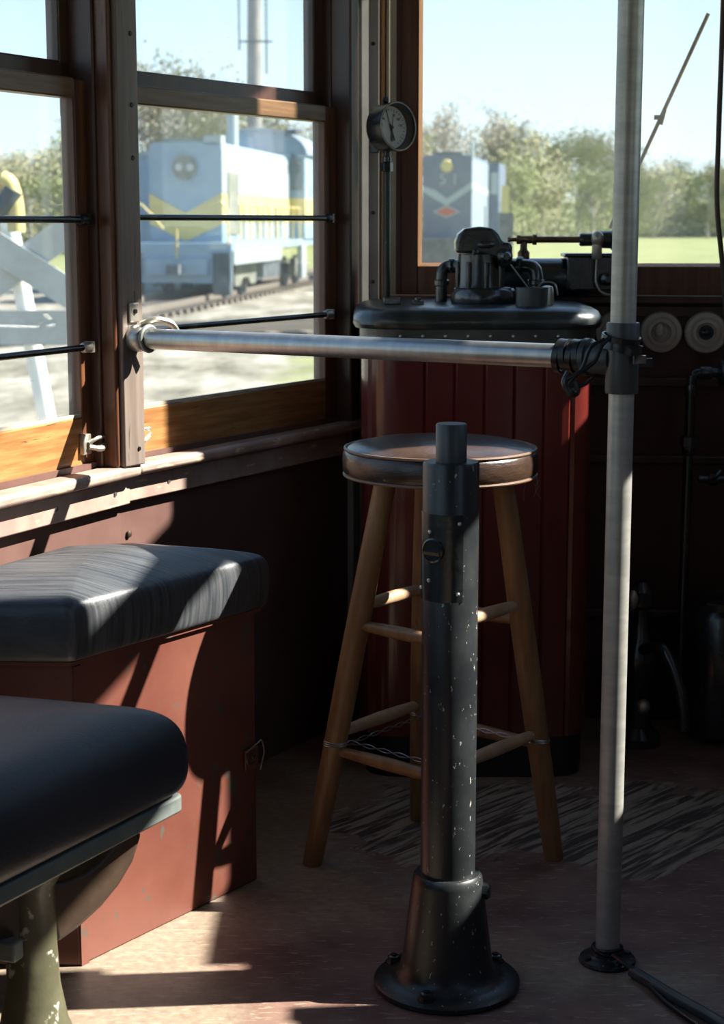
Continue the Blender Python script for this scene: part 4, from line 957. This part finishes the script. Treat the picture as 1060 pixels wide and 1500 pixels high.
km = Matrix((K.d.to_4d(), Vector((0, 0, 1, 0)), K.r.to_4d(), Vector((0, 0, 0, 1)))).transposed()
for k_ in range(3): km[3][k_] = 0
for s_, l in (('M M', 4.0), ('OOU', 7.6)):
    mm = km.copy(); mm.translation = K.p(HW+.016, l, 3.25); text_mesh(s_, .85, mm, 'rust', hood, 'faded_letters', .004)
# pale car behind left
K2 = Loco((-5.6, 51), R(7.5))
t = thing('freight_car', K2.p(0, 0, 0), 'light blue railway car half hidden left of the yellow-chevron locomotive', 'train car')
b = MB(); K2.box(b, -1.0, .6, 0, 12, 1.2, 3.95); bd = obj('body', b, 'lblue', t)
b = MB(); K2.box(b, -1.05, .65, -.05, 12.1, 3.95, 4.08); obj('roof', b, 'white_p', bd)
b = MB(); K2.box(b, -.9, .5, .1, 11.5, .3, 1.2); obj('underframe', b, 'under', t)
# --- dark blue locomotive
K3 = Loco(((650-530)/F_PX*61, 60), R(9.5))
l2 = thing('locomotive', K3.p(0, 0, 0), 'dark blue locomotive with a white chevron and red diamond nose', 'locomotive')
b = MB(); K3.poly(b, [(-.85, 1.5), (.85, 1.5), (.85, 4.22), (.75, 4.32), (-.75, 4.32), (-.85, 4.22)], 0, 6.0); h2 = obj('hood', b, 'navy', l2)
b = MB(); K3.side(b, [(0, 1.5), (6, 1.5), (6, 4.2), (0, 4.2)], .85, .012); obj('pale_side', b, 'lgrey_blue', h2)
b = MB(); K3.poly(b, [(-.85, 3.30), (-.85, 3.10), (-.02, 2.62), (.02, 2.62), (.85, 3.18), (.85, 3.42), (.02, 2.86), (-.4, 3.14)], -.02, .015); K3.side(b, [(0, 3.18), (6, 3.0), (6, 3.25), (0, 3.42)], .863, .012); obj('white_chevron', b, 'white_p', h2)
b = MB(); K3.poly(b, [(-.48, 2.42), (0, 2.20), (.48, 2.42), (0, 2.64)], -.03, .015); obj('diamond_border', b, 'white_p', h2)
b = MB(); K3.poly(b, [(-.38, 2.42), (0, 2.26), (.38, 2.42), (0, 2.58)], -.045, .015); obj('red_diamond', b, 'redp', h2)
b = MB(); b.lathe([(.20, 0), (.22, .05), (.18, .12)], K3.p(0, 0, 3.95), -K3.d, 20); obj('headlight', b, 'yellow', h2)
b = MB(); K3.box(b, -.5, .5, .2, 1.5, 4.32, 4.44); obj('roof_hatch', b, 'under', h2)
b = MB(); b.cyl(K3.p(.85, .1, 4.2), K3.p(.85, .1, 4.75), .07, n=8); obj('roof_beacon', b, 'white_p', h2)
k3 = Matrix((K3.r.to_4d(), Vector((0, 0, 1, 0)), (-K3.d).to_4d(), Vector((0, 0, 0, 1)))).transposed()
for k_ in range(3): k3[3][k_] = 0
for s_, x in (('5', -.14), ('1', .28)):
    mm = k3.copy(); mm.translation = K3.p(x, -.03, 3.50); text_mesh(s_, .52, mm, 'white_p', h2, 'number', .004)
b = MB(); K3.box(b, -1.25, 1.25, 6, 9, 1.5, 4.25); c3_ = obj('cab', b, 'navy', l2)
b = MB(); K3.box(b, .95, 1.2, 5.95, 6.0, 3.1, 3.9); obj('window', b, 'white_p', c3_)
b = MB(); K3.box(b, -1.3, 1.3, -1, 12, 1.3, 1.5); K3.box(b, -1.2, 1.2, -1.0, -.9, .5, 1.3); obj('deck_frame', b, 'under', l2)
bogie(K3, l2, 2.5)
b = MB(); b.cyl(K3.p(1.4, -.6, 1.3), K3.p(1.4, -.6, 2.6), .04, n=6); b.cyl(K3.p(1.4, 6.1, 1.3), K3.p(1.4, 6.1, 2.9), .08, n=6); obj('handrail', b, 'white_p', l2)
# yard marker beside
t = thing('yard_marker', (8.05*(60/78), 62, GZ), 'dark post with a yellow plate right of the dark blue locomotive', 'post')
q = aY(741, 300, 62)
b = MB(); b.box((q.x, 62, GZ+1.2), (.5, .25, 2.4)); obj('post', b, 'under', t)
b = MB(); b.box((q.x-.05, 61.8, aY(741, 292, 62).z), (.26, .1, .95)); obj('yellow_plate', b, 'yellow', t)
# tracks
def track(P0, P1, nm, lab):
    t = thing(nm, P0, lab, 'railway track'); P0 = Vector(P0); P1 = Vector(P1); d = (P1-P0).normalized(); s = Vector((d.y, -d.x, 0)); L_ = (P1-P0).length
    for sg in (-1, 1):
        b = MB(); c = s*.72*sg
        b.extr([P0+c+s*.04+Vector((0, 0, .10)), P0+c-s*.04+Vector((0, 0, .10)), P0+c-s*.04+Vector((0, 0, .24)), P0+c+s*.04+Vector((0, 0, .24))], d*L_); obj('rail', b, 'railsteel', t)
    b = MB(); k = int(L_/.7)
    for i in range(k):
        c = P0+d*(.3+i*.7); b.hexa([c+s*x+d*y+Vector((0, 0, z)) for z in (0, .11) for x, y in ((-1.25, -.11), (1.25, -.11), (1.25, .11), (-1.25, .11))])
    o = obj('ties', b, 'tie', t, smooth=False); o['kind'] = 'stuff'
track(K.p(0, -16, 0), K.p(0, 30, 0), 'railway_track', 'track under the light blue locomotive')
track((-14, 27.5, GZ), (0, 33, GZ), 'railway_track', 'rusty siding crossing the gravel outside the side windows')
track(K3.p(0, -8, 0), K3.p(0, 30, 0), 'railway_track', 'track under the dark blue locomotive')
# gravel heap lip in front of loco
# crossing sign
sg = aY(32, 385, 12.0)
t = thing('crossing_sign', (sg.x+.25, 12.0, GZ), 'weathered white crossbuck crossing sign on a leaning white post', 'sign')
p0 = aY(8, 300, 12.1); p1 = aY(78, 660, 12.1); dd_ = (p1-p0).normalized(); p1 = p0+dd_*((GZ-p0.z)/dd_.z)
b = MB(); b.cyl(p1, p0, .062, n=14); obj('post', b, 'postwhite', t)
def board(c, d, L_, wd, th=.03):
    b = MB(); d = Vector(d).normalized(); u = Vector((-d.z, 0, d.x)); c = Vector(c); n = Vector((0, 1, 0))
    e = wd*.35
    P = [c-d*L_/2-u*wd/2, c+d*L_/2-u*wd/2, c+d*(L_/2)+u*wd/2, c-d*(L_/2)+u*wd/2]
    b.extr(P, n*th); return b
obj('sign_board', board(sg, (.90, 0, .62), 1.05, .20), 'signwhite', t); obj('sign_board', board(sg+Vector((0, -.035, 0)), (.86, 0, -.55), 1.05, .20), 'signwhite', t)
q = aY(52, 480, 12.0); b = MB(); b.box(q, (.50, .03, .24)); obj('lower_plate', b, 'signwhite', t)
# striped barrel-like thing far left
sgp = aY(6, 290, 9.0)
t = thing('crossing_gate', (sgp.x, 9.0, GZ), 'yellow and black striped gate arm tip at the left edge', 'gate')
b = MB(); b.tube([aY(2, 262, 9), aY(14, 270, 9), aY(22, 300, 9), aY(24, 340, 9)], .046, 12); obj('arm', b, 'yellow', t)
b = MB(); b.tube([aY(-6, 310, 8.98), aY(10, 296, 8.98), aY(20, 278, 8.98)], .049, 12); obj('black_stripe', b, 'under', t)
b = MB(); b.cyl(aY(2, 262, 9), aY(-30, 320, 9), .03, n=8); b.cyl(Vector((aY(-30, 320, 9).x, 9, GZ)), aY(-30, 320, 9), .05, n=10); obj('mast', b, 'postwhite', t)
# utility pole
up = aY(375, 0, 30)
up = aY(375, 0, 62)
t = thing('utility_pole', (up.x, 62, GZ), 'grey wooden utility pole with conduit brackets', 'pole')
b = MB(); b.cyl((aY(371, 330, 62).x, 62, GZ), (up.x+.02, 62, 14.5), .30, .22, n=18); obj('mast', b, 'polegrey', t)
z = aY(375, 62, 62).z
b = MB(); b.cyl((up.x-.58, 61.7, z), (up.x+.58, 61.7, z), .035, n=8); obj('cross_bracket', b, 'under', t)
for dx, dz in ((-.58, -.3), (.36, -1.1)):
    b = MB(); b.cyl((up.x+dx, 61.7, z+dz), (up.x+dx, 61.7, 14), .035, n=8); obj('conduit', b, 'under', t)
# lattice tower
tp = aY(101, 100, 110)
t = thing('lattice_tower', (tp.x, 110, GZ), 'thin steel lattice mast rising beyond the left window', 'tower')
b = MB(); wd = .42; Zt = 18
for sx in (-1, 1):
    for sy in (-1, 1): b.cyl((tp.x+sx*wd*1.3, 110+sy*wd, GZ), (tp.x+sx*wd*.8, 110+sy*wd, Zt), .05, n=5)
obj('legs', b, 'grime', t)
b = MB(); z = GZ; i = 0
while z < Zt-1:
    s_ = 1 if i % 2 else -1; f_ = 1.3-.5*(z-GZ)/(Zt-GZ); b.cyl((tp.x-s_*wd*f_, 109.58, z), (tp.x+s_*wd*f_, 109.58, z+1), .035, n=4); b.cyl((tp.x-wd*f_, 109.58, z), (tp.x+wd*f_, 109.58, z), .03, n=4); z += 1; i += 1
o = obj('lacing', b, 'grime', t)
# field lamp pole and vehicles
q = aY(766, 262, 180)
t = thing('field_pole', (q.x, 180, GZ), 'thin pale pole standing before the far trees', 'pole')
b = MB(); b.cyl((q.x, 180, GZ), (q.x, 180, q.z), .13, n=8); obj('mast', b, 'grime', t)
b = MB(); b.box((q.x-.25, 180, q.z), (1.0, .2, .2)); obj('head', b, 'white_p', t)
for i, (px, m_, lab) in enumerate(((838, 'rust', 'small reddish vehicle far off across the field'), (855, 'white_p', 'small white van far off beside the reddish vehicle'), (952, 'white_p', 'small pale vehicle far off just right of the pole'))):
    q = aY(px, 326, 255)
    t = thing('parked_vehicle', (q.x, 255, GZ), lab, 'vehicle')
    b = MB(); b.extr([(q.x-.9, 254, GZ+.35), (q.x+.9, 254, GZ+.35), (q.x+.9, 254, GZ+1.4), (q.x+.7, 254, GZ+2.0), (q.x-.7, 254, GZ+2.0), (q.x-.9, 254, GZ+1.4)], (0, 3.5, 0)); bd = obj('body', b, m_, t)
    b = MB(); b.box((q.x, 253.97, GZ+1.55), (1.4, .06, .5)); obj('windscreen', b, 'dkglass', bd)
    b = MB()
    for sx in (-.75, .75): b.cyl((q.x+sx-.1, 254.4, GZ+.34), (q.x+sx+.1, 254.4, GZ+.34), .34)
    obj('wheels', b, 'under', t)

# ------------------------------------------------------------------ trees
M['bark'] = mat('grey bark', (.30, .27, .23), .9); M['leaf_a'] = mat('pale olive leaves', (0.25, 0.25, 0.125), .9, c2=(0.31, 0.30, 0.165), nscale=.3); M['leaf_b'] = mat('spring green leaves', (0.216, 0.248, 0.104), .9, c2=(0.304, 0.320, 0.160), nscale=.3); M['leaf_c'] = mat('brown budding twigs', (0.23, 0.205, 0.15), .9, c2=(0.29, 0.26, 0.19), nscale=.3)
def make_tree(seed, leafn, leafm, spread=.34, lsize=.30):
    rnd = random.Random(seed); root = thing('tree', (0, 0, 0), '', 'tree')
    b = MB(); tips = []
    def grow(p, d, L_, r, lev):
        q = p+d*L_
        b.cyl(p, q, r, r*.6, n=5 if lev < 2 else 3)
        if lev >= 2: tips.append((p.lerp(q, .5), L_)); tips.append((q, L_))
        if lev >= 5: return
        for i in range(rnd.choice((2, 3, 3)) if lev else 5):
            a = rnd.uniform(0, 2*math.pi); t = rnd.uniform(.25, .75)*(1.1 if lev else .9)
            nd = (d+Vector((math.cos(a), math.sin(a), rnd.uniform(-.1, .4)))*t).normalized()
            grow(p.lerp(q, rnd.uniform(.55, 1)), nd, L_*rnd.uniform(.62, .82), r*.58, lev+1)
    grow(Vector((0, 0, 0)), Vector((0, 0, 1)), 5.2, .38, 0)
    mx = max(v.co.z for v in b.bm.verts); s = 20/mx
    for v in b.bm.verts: v.co *= s
    obj('trunk_and_branches', b, 'bark', root)
    b = MB()
    for i in range(leafn):
        p, L_ = rnd.choice(tips); c = p*s+Vector((rnd.gauss(0, 1.0), rnd.gauss(0, 1.0), rnd.gauss(0, .9))); c.z *= (1 if rnd.random() < .6 else rnd.uniform(.1, 1))
        u = Vector((rnd.gauss(0, 1), rnd.gauss(0, 1), rnd.gauss(0, 1))).normalized(); v = u.orthogonal().normalized(); z = lsize*rnd.uniform(.5, 1.4)
        vs = [b.bm.verts.new(c+u*z), b.bm.verts.new(c-u*z*.6+v*z*.8), b.bm.verts.new(c-u*z*.6-v*z*.8)]; b.face(vs)
    obj('foliage', b, leafm, root, smooth=False)
    return root
T = [make_tree(11, 900, 'leaf_c', lsize=.22), make_tree(12, 3800, 'leaf_a'), make_tree(13, 4200, 'leaf_b'), make_tree(14, 3000, 'leaf_a'), make_tree(15, 1800, 'leaf_c', lsize=.25)]
LBL = {0: 'tall bare grey tree with few buds in the far treeline', 1: 'rounded pale olive tree in the far treeline', 2: 'full spring-green tree in the far treeline', 3: 'loose pale olive tree in the far treeline', 4: 'brownish budding tree in the far treeline'}
used = {}
def place_tree(k, px, ytop, Y, wide=1.0):
    q = aY(px, ytop, Y); h = (q.z-GZ); o = T[k] if k not in used else copy_tree(T[k]); used[k] = 1
    o.location = (q.x, Y, GZ); o.scale = (h/20*wide, h/20*wide, h/20); o.rotation_euler = (0, 0, random.uniform(0, 6.28))
    kind = LBL[k].split(' in the')[0]
    where = ('in the low far row past the field' if Y > 280 else 'seen beyond the left side window' if px < 180 else 'behind the light blue locomotive' if px < 500 else
             'directly behind the dark blue locomotive' if px < 730 else 'beyond the field left of the aluminium pole' if px < 915 else 'beyond the field right of the aluminium pole')
    if px == 668: kind = 'tallest ' + kind
    if px == 745: kind = 'slimmer ' + kind
    o['label'] = kind + ' ' + where; o['group'] = kind.replace('tree', 'trees') + ' ' + where
    bpy.context.view_layer.update()
spec = [(0, 668, 138, 190, 1.0), (0, 715, 150, 200, 1.0), (4, 640, 185, 210, 1.1), (1, 770, 178, 200, 1.0), (2, 815, 190, 205, 1.1), (0, 745, 165, 220, .9), (3, 850, 182, 215, 1.0), (4, 885, 190, 220, 1.0), (2, 740, 230, 170, 1.0), (1, 700, 250, 185, 1.2),
        (3, 905, 215, 210, 1.0), (1, 960, 238, 230, 1.2), (2, 1000, 240, 240, 1.3), (3, 1040, 228, 230, 1.2), (4, 980, 232, 250, 1.2), (1, 1075, 235, 240, 1.2), (2, 870, 240, 190, 1.2), (3, 795, 245, 180, 1.2), (2, 925, 255, 200, 1.3), (1, 650, 265, 205, 1.2),
        (3, 225, 72, 120, .9), (4, 260, 95, 125, 1.0), (3, 300, 120, 130, 1.0), (4, 340, 140, 140, 1.1), (1, 395, 165, 150, 1.1), (4, 440, 175, 160, 1.1), (3, 470, 190, 150, 1.1), (4, 210, 110, 118, .9),
        (3, 40, 215, 130, 1.2), (1, 75, 208, 140, 1.2), (4, 10, 222, 135, 1.2), (3, 110, 205, 135, 1.2), (1, -30, 215, 135, 1.2), (2, 150, 190, 150, 1.2), (2, 520, 200, 170, 1.3), (3, 580, 190, 180, 1.2), (1, 1120, 230, 240, 1.3), (2, 60, 250, 110, 1.4), (2, 250, 230, 115, 1.4), (2, 420, 240, 140, 1.4)]
for s in spec: place_tree(*s)
def make_bush(seed, m):
    rnd = random.Random(seed); root = thing('shrub', (0, 0, 0), '', 'shrub'); b = MB()
    for i in range(1500):
        a = rnd.uniform(0, 6.283); r_ = 4*math.sqrt(rnd.random()); z = 3.6*math.sqrt(max(0, 1-(r_/4.2)**2))*rnd.uniform(.1, 1)
        c = Vector((r_*math.cos(a), r_*math.sin(a), z)); u = Vector((rnd.gauss(0, 1), rnd.gauss(0, 1), rnd.gauss(0, 1))).normalized(); v = u.orthogonal().normalized(); q_ = .35*rnd.uniform(.6, 1.4)
        b.face([b.bm.verts.new(c+u*q_), b.bm.verts.new(c-u*q_*.6+v*q_*.8), b.bm.verts.new(c-u*q_*.6-v*q_*.8)])
    obj('foliage', b, m, root, smooth=False)
    b = MB()
    for i in range(5):
        a = i*1.26; b.cyl((0, 0, 0), (1.8*math.cos(a), 1.8*math.sin(a), 2.2), .08, .03, 5)
    obj('stems', b, 'bark', root); return root
BU = [make_bush(3, 'leaf_b'), make_bush(4, 'leaf_a')]; ub = {}
rb = random.Random(9)
for i in range(26):
    k = i % 2; o = BU[k] if k not in ub else copy_tree(BU[k]); ub[k] = 1
    Yb = 246+rb.uniform(-4, 4) if i < 18 else 165+rb.uniform(-5, 5); px = 610+i*27 if i < 18 else -10+(i-18)*68
    q = aY(px, 330, Yb); o.location = (q.x, Yb, GZ); s_ = rb.uniform(.9, 1.3); o.scale = (s_, s_, s_*rb.uniform(.9, 1.2))
    o['label'] = ('low pale olive shrub' if k else 'low green shrub')+' under the far treeline'; o['group'] = 'pale olive shrubs' if k else 'green shrubs'
bpy.context.view_layer.update()
rr = random.Random(5)
for i in range(30):
    px = 600+i*18+rr.uniform(-6, 6); place_tree(rr.choice((1, 2, 3)), px, rr.uniform(285, 300), 285+rr.uniform(-6, 10), 2.2)
